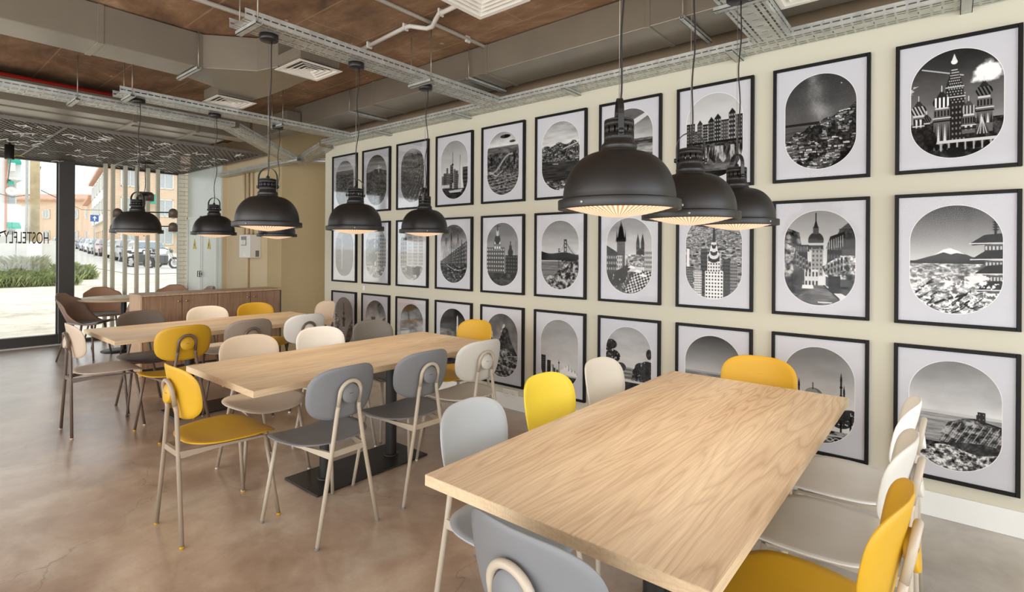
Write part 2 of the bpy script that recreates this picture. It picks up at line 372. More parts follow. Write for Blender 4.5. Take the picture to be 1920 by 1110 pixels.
# white brick pillar beside the window: bricks laid one by one
pl = struct(obj('wall_pillar', G().box(-10.30, -10.214, 3.36, 3.52, 0, 2.72), 'mortar'))
gb = G().box(0, .016, .003, .197, .003, .067); gh = G().box(0, .016, .003, .097, .003, .067)
bm_full = None; bm_half = None
for r in range(38):
    z = .01 + r * .071
    spans = [(0, .165)] if r % 2 == 0 else [(0, .08), (.085, .165)]
    for a, b in spans:
        key = 'w%.3f' % (b - a)
        if key not in MCACHE:
            MCACHE[key] = obj('brick', G().box(0, .016, 0, b - a, 0, .062), 'brick_white').data
            bpy.data.objects.remove([o for o in bpy.data.objects if o.data == MCACHE[key]][0])
        o = bpy.data.objects.new('brick', MCACHE[key]); COL.objects.link(o); o.parent = pl; o.location = (-10.214, 3.357 + a, z)

# white double doors with warning signs
d = struct(empty('door_1', (-9.45, 3.5, 0)))
obj('door_frame', G().box(-.68, .68, -.03, 0, 0, 2.75), 'door_white', d, bevel=.004)
for sgn in (-1, 1):
    x0, x1 = (-.60, -.012) if sgn < 0 else (.012, .60)
    lf = obj('door_leaf', G().box(x0, x1, -.055, -.03, .06, 1.97), 'door_white', d, bevel=.004)
    g = G()
    for a, b, c_, e in ((x0, x0 + .035, .06, 1.97), (x1 - .035, x1, .06, 1.97), (x0, x1, 1.935, 1.97), (x0, x1, .06, .095)): g.box(a, b, -.068, -.055, c_, e)
    obj('door_rail', g, 'white_paint', lf)
    xs = -.045 if sgn < 0 else .045
    g = G().tube([(xs, -.068, 1.07), (xs, -.095, 1.07), (xs, -.095, .98), (xs, -.068, .98)], .006, 8)
    g.box(xs - .012, xs + .012, -.072, -.068, 1.0, 1.05)
    obj('door_handle', g, 'slot', lf)
    cx = (x0 + x1) / 2 + (.02 if sgn < 0 else 0)
    mt = Matrix.Rotation(PI / 2, 4, 'X')
    g = G().prism([(cx - .07, 1.43), (cx + .07, 1.43), (cx, 1.60)], .056, .060, mt)
    sg = obj('warning_sign', g, 'sign_yellow', lf)
    g = G().prism([(cx + .008, 1.55), (cx - .018, 1.495), (cx - .002, 1.495), (cx - .012, 1.445), (cx + .02, 1.51), (cx + .003, 1.51)], .060, .062, mt)
    obj('bolt_symbol', g, 'slot', lf)

# ------------------------------------------------------------------ cabinet
cb = tag(empty('storage_cabinet', (-7.1, 2.7, 0)), 'low brown oak cabinet with four doors and small brass knobs', 'cabinet')
obj('plinth', G().box(-.17, .17, -.78, .79, 0, .08), 'slot', cb)
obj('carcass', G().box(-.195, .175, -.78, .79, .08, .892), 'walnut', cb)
obj('side_panel', G().box(-.2, .2, -.80, -.78, .0, .892), 'cab_lit', cb, bevel=.002)
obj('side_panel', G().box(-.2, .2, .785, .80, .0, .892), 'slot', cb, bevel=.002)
obj('cabinet_top', G().box(-.205, .205, -.805, .805, .892, .915), 'cab_lit', cb, bevel=.002)
for k in range(4):
    y0 = -.778 + k * .3915
    dr = obj('door', G().box(.177, .197, y0 + .003, y0 + .3885, .085, .888), 'walnut', cb, bevel=.0015)
    yk = y0 + (.35 if k % 2 == 0 else .042)
    m4 = Matrix.Translation((.197, yk, .825)) @ Matrix.Rotation(PI / 2, 4, 'Y')
    g = G().lathe([(.001, 0), (.006, .0), (.006, .012), (.012, .016), (.012, .024), (.001, .027)], 14)
    g.v = [tuple(m4 @ Vector(p)) for p in g.v]; obj('knob', g, 'brass', dr)

# ------------------------------------------------------------------ tables
def long_table(x0, x1, y0, y1, label, th=.034):
    cx, cy = (x0 + x1) / 2, (y0 + y1) / 2; hx, hy = (x1 - x0) / 2, (y1 - y0) / 2
    t = tag(empty('long_table', (cx, cy, 0)), label, 'table', 'rectangular oak dining tables')
    obj('tabletop', G().box(-hx, hx, -hy, hy, .75 - th, .75), 'oak', t, bevel=.0015)
    g = G().box(-hx - .001, -hx + .0, -hy, hy, .751 - th, .749).box(hx, hx + .001, -hy, hy, .751 - th, .749).box(-hx, hx, -hy - .001, -hy, .751 - th, .749).box(-hx, hx, hy, hy + .001, .751 - th, .749)
    obj('edge_band', g, 'oak_edge', t)
    obj('base_plate', G().box(-.19, .19, -.42, .42, 0, .012), 'black', t, bevel=.004)
    for s in (-1, 1):
        lg = obj('column', G().lathe([(.038, .012), (.038, .70)], 28, (0, s * .25, 0)), 'black', t)
        obj('base_collar', G().lathe([(.052, .012), (.052, .017), (.038, .022)], 28, (0, s * .25, 0)), 'black', lg)
        obj('top_bracket', G().box(-.25, .25, s * .25 - .03, s * .25 + .03, .70, .75 - th), 'black', lg)
    return t
long_table(-1.225, -.365, 1.075, 2.935, 'large pale oak table in the foreground below the three nearest lamps')
long_table(-3.42, -2.57, 1.17, 2.955, 'oak table in the middle of the room on a black two-column base')
long_table(-5.60, -4.72, 1.14, 2.94, 'farthest long oak table standing parallel to the low cabinet')

# ------------------------------------------------------------------ dining chair
def se(t, a, b, n):
    c, s = math.cos(t), math.sin(t)
    return a * math.copysign(abs(c) ** (2 / n), c), b * math.copysign(abs(s) ** (2 / n), s)
def shell_disc(fn, a, b, n, th, nr=7, seg=44):
    """superellipse sheet of thickness th; fn(x,y)->(point, normal)"""
    g = G(); V = []
    rings = [0.0] + [(k / nr) for k in range(1, nr + 1)]
    def layer(off):
        L = []
        for k, r in enumerate(rings):
            if k == 0: p, nn = fn(0, 0); L.append(p + nn * off); continue
            for j in range(seg):
                x, y = se(2 * PI * j / seg, a, b, n)
                rr = r ** .8
                p, nn = fn(x * rr, y * rr); L.append(p + nn * off * (1 if k < nr else .55))
        return L
    top, bot = layer(th / 2), layer(-th / 2); N = len(top); V = top + bot; F = []
    mid = len(V)
    edge = []
    for j in range(seg):
        x, y = se(2 * PI * j / seg, a + .0012, b + .0012, n); edge.append(fn(x, y)[0])
    V += edge
    idx = lambda k, j: 0 if k == 0 else 1 + (k - 1) * seg + j % seg
    for k in range(nr):
        for j in range(seg):
            if k == 0: F += [(0, idx(1, j), idx(1, j + 1)), (N, N + idx(1, j + 1), N + idx(1, j))]
            else:
                F += [(idx(k, j), idx(k + 1, j), idx(k + 1, j + 1), idx(k, j + 1)), (N + idx(k, j), N + idx(k, j + 1), N + idx(k + 1, j + 1), N + idx(k + 1, j))]
    for j in range(seg):
        F += [(idx(nr, j), mid + j, mid + (j + 1) % seg, idx(nr, j + 1)), (mid + j, N + idx(nr, j), N + idx(nr, j + 1), mid + (j + 1) % seg)]
    return g.add(V, F, True)
def seat_fn(x, y):
    z = .452 + .020 * (x / .22) ** 2 - (.020 * ((y - .10) / .12) ** 2 if y > .10 else 0) + (.014 * ((-y - .08) / .13) ** 2 if y < -.08 else 0)
    dx = -.04 * x / .0484; dy = (.04 * (y - .10) / .0144 if y > .10 else 0) + (.028 * (-y - .08) / .0169 if y < -.08 else 0)
    w = 1 - .10 * max(0, -y) / .21 if y < 0 else 1
    return Vector((x * w, y + .008, z)), Vector((dx, dy, 1)).normalized()
def back_fn(x, z):
    k = .058 * (abs(x) / .195) ** 2.1; y = -.238 + k - .022 * (z / .13)
    w = 1 - .05 * max(0, -z) / .135
    return Vector((x * w, y, .717 + z)), Vector((-.60 * x / .195, 1, .17)).normalized()
def make_chair():
    t = empty('dining_chair')
    obj('seat', shell_disc(seat_fn, .233, .220, 3.0, .011), 's_grey', t)
    obj('backrest', shell_disc(back_fn, .196, .134, 3.1, .010), 's_grey', t)
    # disc on the back, inside the arch
    g = G(); m4 = Matrix.Translation((0, -.252, .712)) @ Matrix.Rotation(R(90 - 9), 4, 'X')
    g.lathe([(.0005, -.006), (.049, -.006), (.0495, 0), (.0495, .014), (.047, .018), (.0005, .019)], 40); g.v = [tuple(m4 @ Vector(p)) for p in g.v]
    dk = obj('back_disc', g, 's_grey', t)
    g = G(); g.box(-.012, .012, -.0012, .0012, .019, .0193); g.v = [tuple(m4 @ Vector(p)) for p in g.v]
    obj('embossed_mark', g, 'slot', dk)
    r = .0105
    arch = []
    for k in range(15):
        a = PI * k / 14; x = .060 * math.cos(a); zz = .045 + .060 * math.sin(a)
        if k == 0: arch.append((.060, -.248, .655))
        arch.append((x, -.252 - .16 * (zz - .045) - .008, .672 + zz))
        if k == 14: arch.append((-.060, -.248, .655))
    obj('back_frame', G().tube(arch, r, 12), 'tube_light', t)
    for s in (-1, 1):
        lg = obj('leg', G().tube([(s * .176, -.255, .008), (s * .095, -.246, .43), (s * .063, -.244, .63), (s * .060, -.248, .657)], [r, r * 1.02, r, r], 12), 'tube_light', t)
        obj('foot_cap', G().lathe([(.0005, 0), (.010, 0), (.0112, .004), (.0112, .012)], 12, (s * .177, -.255, 0)), 's_grey', lg)
    for s in (-1, 1):
        lg = obj('leg', G().tube([(s * .210, .200, .008), (s * .160, .150, .432)], [r * .92, r], 12), 'tube_light', t)
        obj('foot_cap', G().lathe([(.0005, 0), (.0095, 0), (.0105, .004), (.0105, .012)], 12, (s * .2105, .2005, 0)), 's_grey', lg)
    g = G()
    for s in (-1, 1):
        V = []
        for (x, y, zt, zb) in ((s * .098, -.243, .440, .405), (s * .135, -.05, .440, .426), (s * .158, .145, .436, .426)):
            V += [(x - .007, y, zt), (x + .007, y, zt), (x + .007, y, zb), (x - .007, y, zb)]
        g.add(V, [(0, 1, 5, 4), (1, 2, 6, 5), (2, 3, 7, 6), (3, 0, 4, 7), (4, 5, 9, 8), (5, 6, 10, 9), (6, 7, 11, 10), (7, 4, 8, 11), (0, 3, 2, 1), (8, 9, 10, 11)])
    g.box(-.155, .155, .125, .143, .427, .438).box(-.096, .096, -.25, -.234, .412, .44)
    obj('seat_frame', g, 'tube_light', t)
    return t
proto = make_chair()
first = [True]
def chair(x, y, rz, shell, tube, label, group):
    mats = {M['s_grey'].name: M['s_' + shell], M['tube_light'].name: M['tube_' + tube]}
    o = copy_tree(proto, None, mats)
    o.location = (x, y, 0); o.rotation_euler = (0, 0, R(rz)); tag(o, label, 'chair', group)
    return o
# rz: 0 faces +Y; 90 faces -X; -90 faces +X; 180 faces -Y
GA, GB, GC = 'chairs around the nearest table', 'chairs around the middle table', 'chairs around the far table'
CH = [
 (-1.195, 1.48, -85, 'pale_grey', 'light', 'light blue-grey chair left of the nearest table', GA),
 (-1.235, 2.01, -90, 'lemon', 'light', 'bright lemon yellow chair at the left side of the nearest table', GA),
 (-1.225, 2.50, -90, 'linen', 'light', 'off-white chair left of the nearest table, beside the lemon yellow one', GA),
 (-.81, 2.915, 180, 'yellow', 'light', 'yellow chair at the wall end of the nearest table under the mosque picture', GA),
 (-.69, 1.115, -3, 'grey', 'light', 'dark grey chair cut off by the bottom edge of the photo', GA),
 (-.345, 2.64, 90, 'white', 'light', 'pure white chair right of the nearest table, closest to the wall', GA),
 (-.335, 2.12, 89, 'linen', 'light', 'pale grey-beige chair between white and yellow ones, right of the nearest table', GA),
 (-.325, 1.62, 88, 'yellow', 'light', 'yellow chair at the lower right edge of the photo with a cream frame', GA),
 (-2.995, 1.205, 0, 'yellow', 'mid', 'mustard yellow chair at the near end of the middle table, seen whole', GB),
 (-2.575, 1.525, 92, 'grey', 'light', 'dark grey chair before the middle table, beside the yellow end chair', GB),
 (-2.575, 2.07, 88, 'grey', 'light', 'dark grey chair before the middle table, beside the white one', GB),
 (-2.575, 2.565, 86, 'linen', 'light', 'white chair with light frame before the middle table, near the wall socket', GB),
 (-3.415, 1.615, -90, 'beige', 'mid', 'beige chair behind the middle table, nearest to its left end', GB),
 (-3.415, 2.135, -90, 'white', 'light', 'bright white chair behind the middle table, without visible arch', GB),
 (-3.445, 2.62, -90, 'charcoal', 'light', 'dark charcoal chair behind the middle table in front of the small pictures', GB),
 (-3.04, 3.0, 180, 'yellow', 'light', 'orange-yellow chair at the wall end of the middle table', GB),
 (-5.23, 1.215, 0, 'sand', 'dark', 'beige chair with dark legs at the left end of the far table', GC),
 (-4.715, 1.53, 90, 'yellow', 'dark', 'mustard chair with brown frame in front of the far table', GC),
 (-4.715, 2.02, 90, 'taupe', 'dark', 'taupe chair in front of the far table, between mustard and white', GC),
 (-4.715, 2.52, 90, 'white', 'dark', 'white chair with a dark arch in front of the far table', GC),
 (-5.585, 1.60, -90, 'brown', 'dark', 'dark brown chair behind the far table near its left corner', GC),
 (-5.575, 2.165, -90, 'cream', 'dark', 'cream chair behind the far table in front of the cabinet doors', GC),
 (-5.59, 2.65, -90, 'yellow', 'dark', 'ochre yellow chair behind the far table beside the cream one', GC),
 (-5.43, 3.07, 180, 'sand', 'dark', 'small beige chair at the wall end of the far table', GC),
]
for c in CH: chair(*c)
def drop(o):
    for k in kids(o): drop(k)
    bpy.data.objects.remove(o)
drop(proto)

# ------------------------------------------------------------------ round table and shell armchairs
rt = tag(empty('round_table', (-8.97, 2.27, 0)), 'round pale table behind the cabinet by the window', 'table')
obj('tabletop', G().lathe([(.001, .715), (.51, .715), (.53, .725), (.53, .742), (.001, .742)], 56), 'oak_edge', rt)
obj('column', G().lathe([(.035, .012), (.035, .715)], 20), 'black', rt)
obj('base_plate', G().lathe([(.001, 0), (.26, 0), (.26, .008), (.04, .016), (.001, .016)], 48), 'black', rt)
def shell_armchair(x, y, rz, mat, label, legm='tube_dark'):
    t = tag(empty('shell_armchair', (x, y, 0), R(rz)), label, 'chair', 'shell armchairs around the round table')
    def fn(u, v):
        a = (u - .5) * 2                       # across
        if v < .5:
            q = v / .5; yy = .23 - .40 * q; zz = .465 - .03 * math.sin(q * PI); w = .225 + .03 * q
            lift = .15 * q ** 2 * abs(a) ** 3; fwd = .07 * q ** 2 * abs(a) ** 2
        else:
            q = (v - .5) / .5; yy = -.17 - .14 * math.sin(q * PI / 2); zz = .465 + .385 * q; w = .255 - .035 * q - .05 * q ** 6
            lift = .15 * (1 - q) * abs(a) ** 3 - .09 * q ** 5 * abs(a) ** 4; fwd = (.07 + .05 * math.sin(q * PI)) * (1 - .3 * q) * abs(a) ** 2
        return (a * w, yy + fwd, zz + lift)
    obj('shell', G().grid(fn, 22, 26), mat, t, solid=.012)
    g = G()
    def pad(u, v): a = (u - .5) * 2; return (a * .20, .21 - .34 * v, .478 - .02 * math.sin(v * PI) + .004 * math.sin(u * PI))
    obj('seat_pad', G().grid(pad, 8, 8), 'pal' if False else 's_pale_grey', t, solid=.014)
    for sx in (-1, 1):
        for sy in (-1, 1):
            obj('leg', G().tube([(sx * .15, sy * .13, .445), (sx * .22, sy * .205 - .02, 0)], [.014, .010], 10), legm, t)
shell_armchair(-8.70, 1.80, -38, 's_mauve', 'mauve-brown shell armchair with slim legs left of the round table')
shell_armchair(-9.62, 2.22, -88, 's_rust', 'rust-brown shell armchair behind the round table, turned to the room')
shell_armchair(-8.45, 2.38, 95, 's_mauve', 'mauve-brown shell armchair half hidden by the cabinet end')
shell_armchair(-9.55, 2.98, -130, 's_rust', 'rust-brown armchair back rising above the cabinet top')
shell_armchair(-8.95, 3.10, 180, 's_mauve', 'armchair of which just the tip shows over the cabinet before the white doors')
tag(obj('waste_bin', G().box(-.09, .09, -.09, .09, 0, .52).box(-.095, .095, -.095, .095, .52, .55), 'bin', loc=(-9.98, 3.25, 0), bevel=.01), 'pale blue-white bin on the floor beside the white brick pillar', 'bin')

# ------------------------------------------------------------------ pendant lamps
def make_pendant(hz=1.2):
    t = empty('pendant_lamp')                     # origin at the rim bottom centre
    prof = [(.186, .0), (.1955, .0012), (.196, .002), (.196, .0285), (.1955, .0295), (.182, .031), (.1805, .032)]
    n = 16
    for k in range(n + 1):
        a = PI / 2 * k / n; prof.append((.058 + .122 * math.cos(a) ** .97, .034 + .152 * math.sin(a)))
    outer = prof
    inner = [(r - .003, z - .003) for r, z in outer[6:]][::-1]
    sh = obj('shade', G().lathe(outer + inner + [(.186, .0)], 64), 'black_shade', t)
    for a in (20, 140, 260):
        obj('rim_screw', G().lathe([(.0005, 0), (.005, 0), (.004, .004), (.0005, .005)], 10), 'galv', sh).matrix_local = Matrix.Rotation(R(a), 4, 'Z') @ Matrix.Translation((.196, 0, .014)) @ Matrix.Rotation(PI / 2, 4, 'Y')
    obj('neck', G().lathe([(.060, .180), (.062, .186), (.059, .192), (.056, .196), (.058, .203), (.057, .210), (.050, .216), (.048, .222)], 40), 'black_shade', t)
    # ventilated cap with real slots
    g = G(); seg = 56; zs = [.222, .246, .268, .286]
    for i in range(3):
        for j in range(seg):
            if i == 1 and j % 4 == 0: continue
            a0, a1 = 2 * PI * j / seg, 2 * PI * (j + 1) / seg
            g.add([(.047 * math.cos(a), .047 * math.sin(a), z) for z in (zs[i], zs[i + 1]) for a in (a0, a1)], [(0, 1, 3, 2)], True)
    g.lathe([(.047, .286), (.046, .290), (.040, .292), (.001, .292)], seg)
    obj('vent_cap', g, 'black_shade', t, solid=.002)
    g = G(); pts = [(.056, 0, .232), (.056, 0, .30)] + [(.056 * math.cos(PI * k / 12), 0, .30 + .060 * math.sin(PI * k / 12)) for k in range(1, 12)] + [(-.056, 0, .30), (-.056, 0, .232)]
    V = []; F = []
    for i, p in enumerate(pts):
        c = Vector((0, 0, .30)); q = Vector(p); nrm = Vector((math.copysign(1, q.x), 0, 0)) if p[2] <= .30 else (q - c).normalized()
        for dy, dn in ((-.009, -.0015), (.009, -.0015), (.009, .0015), (-.009, .0015)): V.append(q + nrm * dn + Vector((0, dy, 0)))
    for i in range(len(pts) - 1): F += [(i * 4 + j, i * 4 + (j + 1) % 4, i * 4 + 4 + (j + 1) % 4, i * 4 + 4 + j) for j in range(4)]
    F += [(0, 3, 2, 1), tuple(len(V) - 4 + j for j in range(4))]
    hd = obj('handle', g.add(V, F), 'black_shade', t)
    for s in (-1, 1):
        obj('thumb_screw', G().lathe([(.0005, .0), (.004, .0), (.004, .012), (.009, .013), (.009, .020), (.0005, .021)], 14), 'black_shade', hd).matrix_local = Matrix.Translation((s * .045, 0, .245)) @ Matrix.Rotation(s * PI / 2, 4, 'Y')
    obj('cable_gland', G().lathe([(.010, .290), (.010, .306), (.005, .312), (.0005, .312)], 14), 'black_shade', t)
    # prismatic lens, ridged rings
    pr = []
    for k in range(22):
        q = k / 21; r = .178 * (1 - q) + .0008; z = .010 - .034 * (1 - (r / .178) ** 1.6) + (.0012 if k % 2 else 0); pr.append((r, z))
    ln = obj('lens', G().lathe(pr, 96), 'lens', t)
    obj('lens_ring', G().lathe([(.186, .002), (.178, .004), (.176, .010), (.180, .014)], 64), 'black_in', t)
    return t
pp = make_pendant()
def pendant(x, y, zrim, rz, label, wig, tz=2.695, canopy=True, seed=1):
    o = copy_tree(pp); o.location = (x, y, zrim); o.rotation_euler = (0, 0, R(rz)); tag(o, label, 'pendant lamp', 'black dome pendants over the tables')
    rnd = random.Random(seed)
    top = tz - zrim; n = 26; ca, sa = math.cos(-R(rz)), math.sin(-R(rz))
    pts = [(0, 0, .308), (0.002, 0, .33)]
    ph = rnd.random() * 6
    for k in range(n + 1):
        q = k / n; z = .36 + (top - .36) * q; env = math.sin(PI * min(1, q * 1.02)) ** .5 if q < 1 else 0
        dx = wig * env * math.sin(q * 13 + ph) + .012 * q + .006; pts.append((dx * ca * .77 - dx * sa * .64, dx * sa * .77 + dx * ca * .64, z))
    obj('power_cable', G().tube(pts, .0032, 8), 'black', o)
    obj('suspension_wire', G().tube([(0, 0, .358), (0, 0, top)], .0012, 6), 'rod', o)
    if canopy: obj('ceiling_canopy', G().lathe([(.001, 0), (.050, 0), (.054, .004), (.054, .034), (.001, .034)], 32, (0, 0, top)), 'black', o)
    l = bpy.data.lights.new('lamp_glow', 'SPOT'); l.energy = 9; l.color = (1, .80, .56); l.spot_size = R(150); l.spot_blend = .6; l.shadow_soft_size = .10
    lo = bpy.data.objects.new('lamp_glow', l); COL.objects.link(lo); lo.parent = o; lo.location = (0, 0, -.045)
    return o
RZ = 1.565
PX = [(-.83, 1.545, RZ, 125, 'largest black dome pendant hanging over the near end of the foreground table', .004),
      (-.83, 2.16, RZ, 30, 'black dome pendant, middle one of the three over the foreground table', .005),
      (-.83, 2.775, RZ, -45, 'black dome pendant over the wall end of the foreground table', .006),
      (-3.19, 1.53, RZ, 40, 'black dome pendant over the near end of the middle table, handle seen broadside', .003),
      (-3.19, 2.145, RZ, 65, 'black dome pendant in the middle of the row over the middle table', .010),
      (-3.19, 2.775, RZ, -55, 'black dome pendant over the wall end of the middle table', .010),
      (-5.46, 1.475, RZ, 38, 'black dome pendant hanging in front of the street window', .010),
      (-5.46, 2.10, RZ, 38, 'small-looking black dome pendant in front of the white double doors', .014),
      (-5.46, 2.72, RZ, 38, 'black dome pendant mostly hidden behind a nearer lamp', .010)]
for i, p in enumerate(PX): pendant(*p, seed=i + 3)
drop(pp)

# multi-arm chandelier near the window
mc = tag(empty('chandelier', (-9.38, 2.62, 1.62)), 'black multi-arm lamp with small dome shades hanging by the window', 'lamp')
obj('stem', G().tube([(0, 0, .0), (0, 0, .62)], .011, 12), 'black', mc)
obj('cup', G().lathe([(.001, .60), (.05, .62), (.075, .66), (.07, .665), (.001, .665)], 24), 'black', mc)
obj('power_cable', G().tube([(0, 0, .66), (-.03, .02, .72), (-.05, .03, .80), (0, .01, .95), (.01, .01, 1.02), (.01, .01, 1.10)], .005, 8), 'black', mc)
obj('ceiling_canopy', G().lathe([(.001, 1.085), (.12, 1.085), (.12, 1.11), (.001, 1.11)], 28, (.01, .01, 0)), 'black', mc)
dirx, diry = .77, .637
for (l, z, s) in ((-.40, .36, 0), (.44, .36, 0), (.44, .15, 0), (-.44, .13, 0), (0, .62, .12), (.09, .55, -.2)):
    px, py = dirx * l - diry * s, diry * l + dirx * s
    am = obj('arm', G().tube([(0, 0, z), (px, py, z)], .009, 10), 'black', mc)
    obj('lamp_shade', G().lathe([(.058, -.08), (.058, 0)] + [(.058 * math.cos(PI / 2 * k / 8) + .0005, .058 * math.sin(PI / 2 * k / 8)) for k in range(1, 9)], 24, (px, py, z)), 'tube_dark', am, solid=.003)
    obj('bulb', G().lathe([(.0005, -.10), (.03, -.09), (.045, -.07), (.045, -.06)], 20, (px, py, z)), 'plastic', am)
sp = tag(empty('ceiling_spotlight', (-9.0, 1.086, 2.53)), 'black cylinder spotlight hanging below the metal mesh at the far left', 'lamp')
obj('body', G().lathe([(.045, 0), (.045, .18), (.001, .18)], 24), 'black', sp); obj('lens', G().lathe([(.001, .004), (.043, .004)], 24), 'vent', sp)
obj('stem', G().tube([(0, 0, .18), (0, 0, .21)], .012, 8), 'black', sp)
sp.location = (-9.0, 1.086, 2.53)

# ------------------------------------------------------------------ framed pictures
import zlib
def lin(a): return np.where(a <= .04045, a / 12.92, ((a + .055) / 1.055) ** 2.4)
class Art:
    """greyscale picture painter; u 0..1 across, v 0..1.52 down"""
    def __init__(s, W, H, seed):
        s.W, s.H = W, H; s.rs = np.random.RandomState(seed)
        s.U, s.V = np.meshgrid(np.linspace(0, 1, W), np.linspace(0, 1.524, H)); s.A = np.full((H, W), .5)
    def fbm(s, fx, fy=None, oc=5, ro=.55):
        fy = fy or fx; out = 0; amp = 1; tot = 0
        for k in range(oc):
            gx, gy = int(fx * 2 ** k) + 3, int(fy * 1.524 * 2 ** k) + 3
            if gx > s.W * 1.2 and gy > s.H * 1.2 and k > 0: break
            g = s.rs.rand(gy + 1, gx + 1); x = s.U * fx * 2 ** k; y = s.V * fy * 2 ** k
            xi = np.minimum(x.astype(int), gx - 1); yi = np.minimum(y.astype(int), gy - 1); xf = x - xi; yf = y - yi
            xf = xf * xf * (3 - 2 * xf); yf = yf * yf * (3 - 2 * yf)
            out = out + amp * ((g[yi, xi] * (1 - xf) + g[yi, xi + 1] * xf) * (1 - yf) + (g[yi + 1, xi] * (1 - xf) + g[yi + 1, xi + 1] * xf) * yf)
            tot += amp; amp *= ro
        return out / tot
    def put(s, m, val):
        s.A = np.where(m, val, s.A); return m
    def sky(s, a, b, cl=0, h=1.0, fx=3, fy=7):
        s.A = a + (b - a) * np.clip(s.V / h, 0, 1) + cl * (s.fbm(fx, fy) - .5) * 2
    def poly(s, pts, val=None):
        m = np.zeros_like(s.A, bool); n = len(pts)
        for i in range(n):
            (x0, y0), (x1, y1) = pts[i], pts[(i + 1) % n]
            if y0 == y1: continue
            c = ((y0 > s.V) != (y1 > s.V)) & (s.U < (x1 - x0) * (s.V - y0) / (y1 - y0) + x0); m ^= c
        if val is not None: s.put(m, val)
        return m
    def rect(s, x0, y0, x1, y1, val=None):
        m = (s.U >= x0) & (s.U <= x1) & (s.V >= y0) & (s.V <= y1)
        if val is not None: s.put(m, val)
        return m
    def ell(s, x, y, a, b, val=None):
        m = ((s.U - x) / a) ** 2 + ((s.V - y) / b) ** 2 <= 1
        if val is not None: s.put(m, val)
        return m
    def line(s, x0, y0, x1, y1, w, val):
        dx, dy = x1 - x0, y1 - y0; L = dx * dx + dy * dy + 1e-9
        t = np.clip(((s.U - x0) * dx + (s.V - y0) * dy) / L, 0, 1)
        return s.put((s.U - x0 - t * dx) ** 2 + (s.V - y0 - t * dy) ** 2 <= w * w, val)
    def curve(s, fn, n, w, val):
        p = [fn(i / n) for i in range(n + 1)]
        for a, b in zip(p, p[1:]): s.line(a[0], a[1], b[0], b[1], w, val)
    def tex(s, m, lo, hi, f=12, fy=None, oc=4, con=2.2):
        n = np.clip((s.fbm(f, fy, oc, .7) - .5) * con + .5, 0, 1); s.put(m, lo + (hi - lo) * n)
    def below(s, fn): return s.V > fn(s.U)
    def town(s, m, n, sz, lo=.1, hi=.95, persp=0):
        """small houses: light facades, dark roofs, windows"""
        ys = s.rs.rand(n); order = np.sort(ys); vmin, vmax = s.V[m].min(), s.V[m].max()
        for q in order:
            x = s.rs.rand(); y = vmin + (vmax - vmin) * q; k = sz * (1 + persp * q); w = k * (.6 + s.rs.rand()); h = k * (.5 + .7 * s.rs.rand())
            a = s.rs.uniform(lo, hi); r = (s.U > x - w) & (s.U < x + w) & (s.V > y - h) & (s.V < y) & m
            s.A = np.where(r, a, s.A); r = (s.U > x - w) & (s.U < x + w) & (s.V > y - h * 1.35) & (s.V < y - h) & m; s.A = np.where(r, a * .45, s.A)
            if k > .02:
                for j in (-.5, 0, .5): s.A = np.where((abs(s.U - x - j * w) < w * .12) & (abs(s.V - y + h * .5) < h * .22) & m, a * .35, s.A)
    def facade(s, x0, y0, x1, y1, base, nx, ny, win, fill=.5):
        s.rect(x0, y0, x1, y1, base)
        for i in range(nx):
            for j in range(ny):
                cx = x0 + (x1 - x0) * (i + .5) / nx; cy = y0 + (y1 - y0) * (j + .5) / ny
                s.rect(cx - (x1 - x0) / nx * fill / 2, cy - (y1 - y0) / ny * fill / 2, cx + (x1 - x0) / nx * fill / 2, cy + (y1 - y0) / ny * fill / 2, win)
    def tree(s, x, y, r, lo=.05, hi=.35):
        m = s.ell(x, y, r * 1.3, r); n = s.fbm(14, 14, 4, .7); s.put(m & (n > .36), lo + (hi - lo) * n)
def a_city(a, hz=.42, dark=.1):
    a.sky(.35, .78, .06, hz); m = a.V > hz; a.tex(m, .12, .5, 22); a.town(m, 500, .018, .08, .62, 1.2)
    a.rect(0, hz, 1, hz + .10, .42); a.line(0, hz, 1, hz - .01, .004, .2)
def r1c1(a): a_city(a, .34); a.line(.5, .6, .1, 1.52, .012, .12); a.line(.5, .6, .9, 1.52, .012, .12)
def r1c2(a):
    a.sky(.22, .62, .12, .5); m = a.below(lambda u: .52 - .10 * np.exp(-((u - .55) / .3) ** 2)); a.tex(m, .10, .45, 16); a.town(a.V > .9, 250, .02, .15, .7, 1)
    a.line(.62, .36, .62, .55, .012, .85); a.line(.52, .42, .73, .39, .011, .88); a.ell(.62, .345, .018, .02, .9)
def r1c3(a):
    a.sky(.7, .5, .08, .2); m = a.V > .14; a.tex(m, .2, .7, 26)
    for j in range(26):
        v0 = .2 + 1.3 * (j / 26) ** 1.3; h = .02 + .05 * j / 26
        for i in range(int(16 - j * .4)):
            x = (i + .5 * (j % 2)) / (15 - j * .38); w = .024 + .0012 * j
            a.ell(x, v0, w, h * .55, .12); a.ell(x, v0, w * .6, h * .3, .5); a.ell(x, v0, w * .3, h * .16, .1)
    a.line(0, .75, 1, .45, .012, .15); a.line(.2, 1.5, .95, .2, .01, .2)
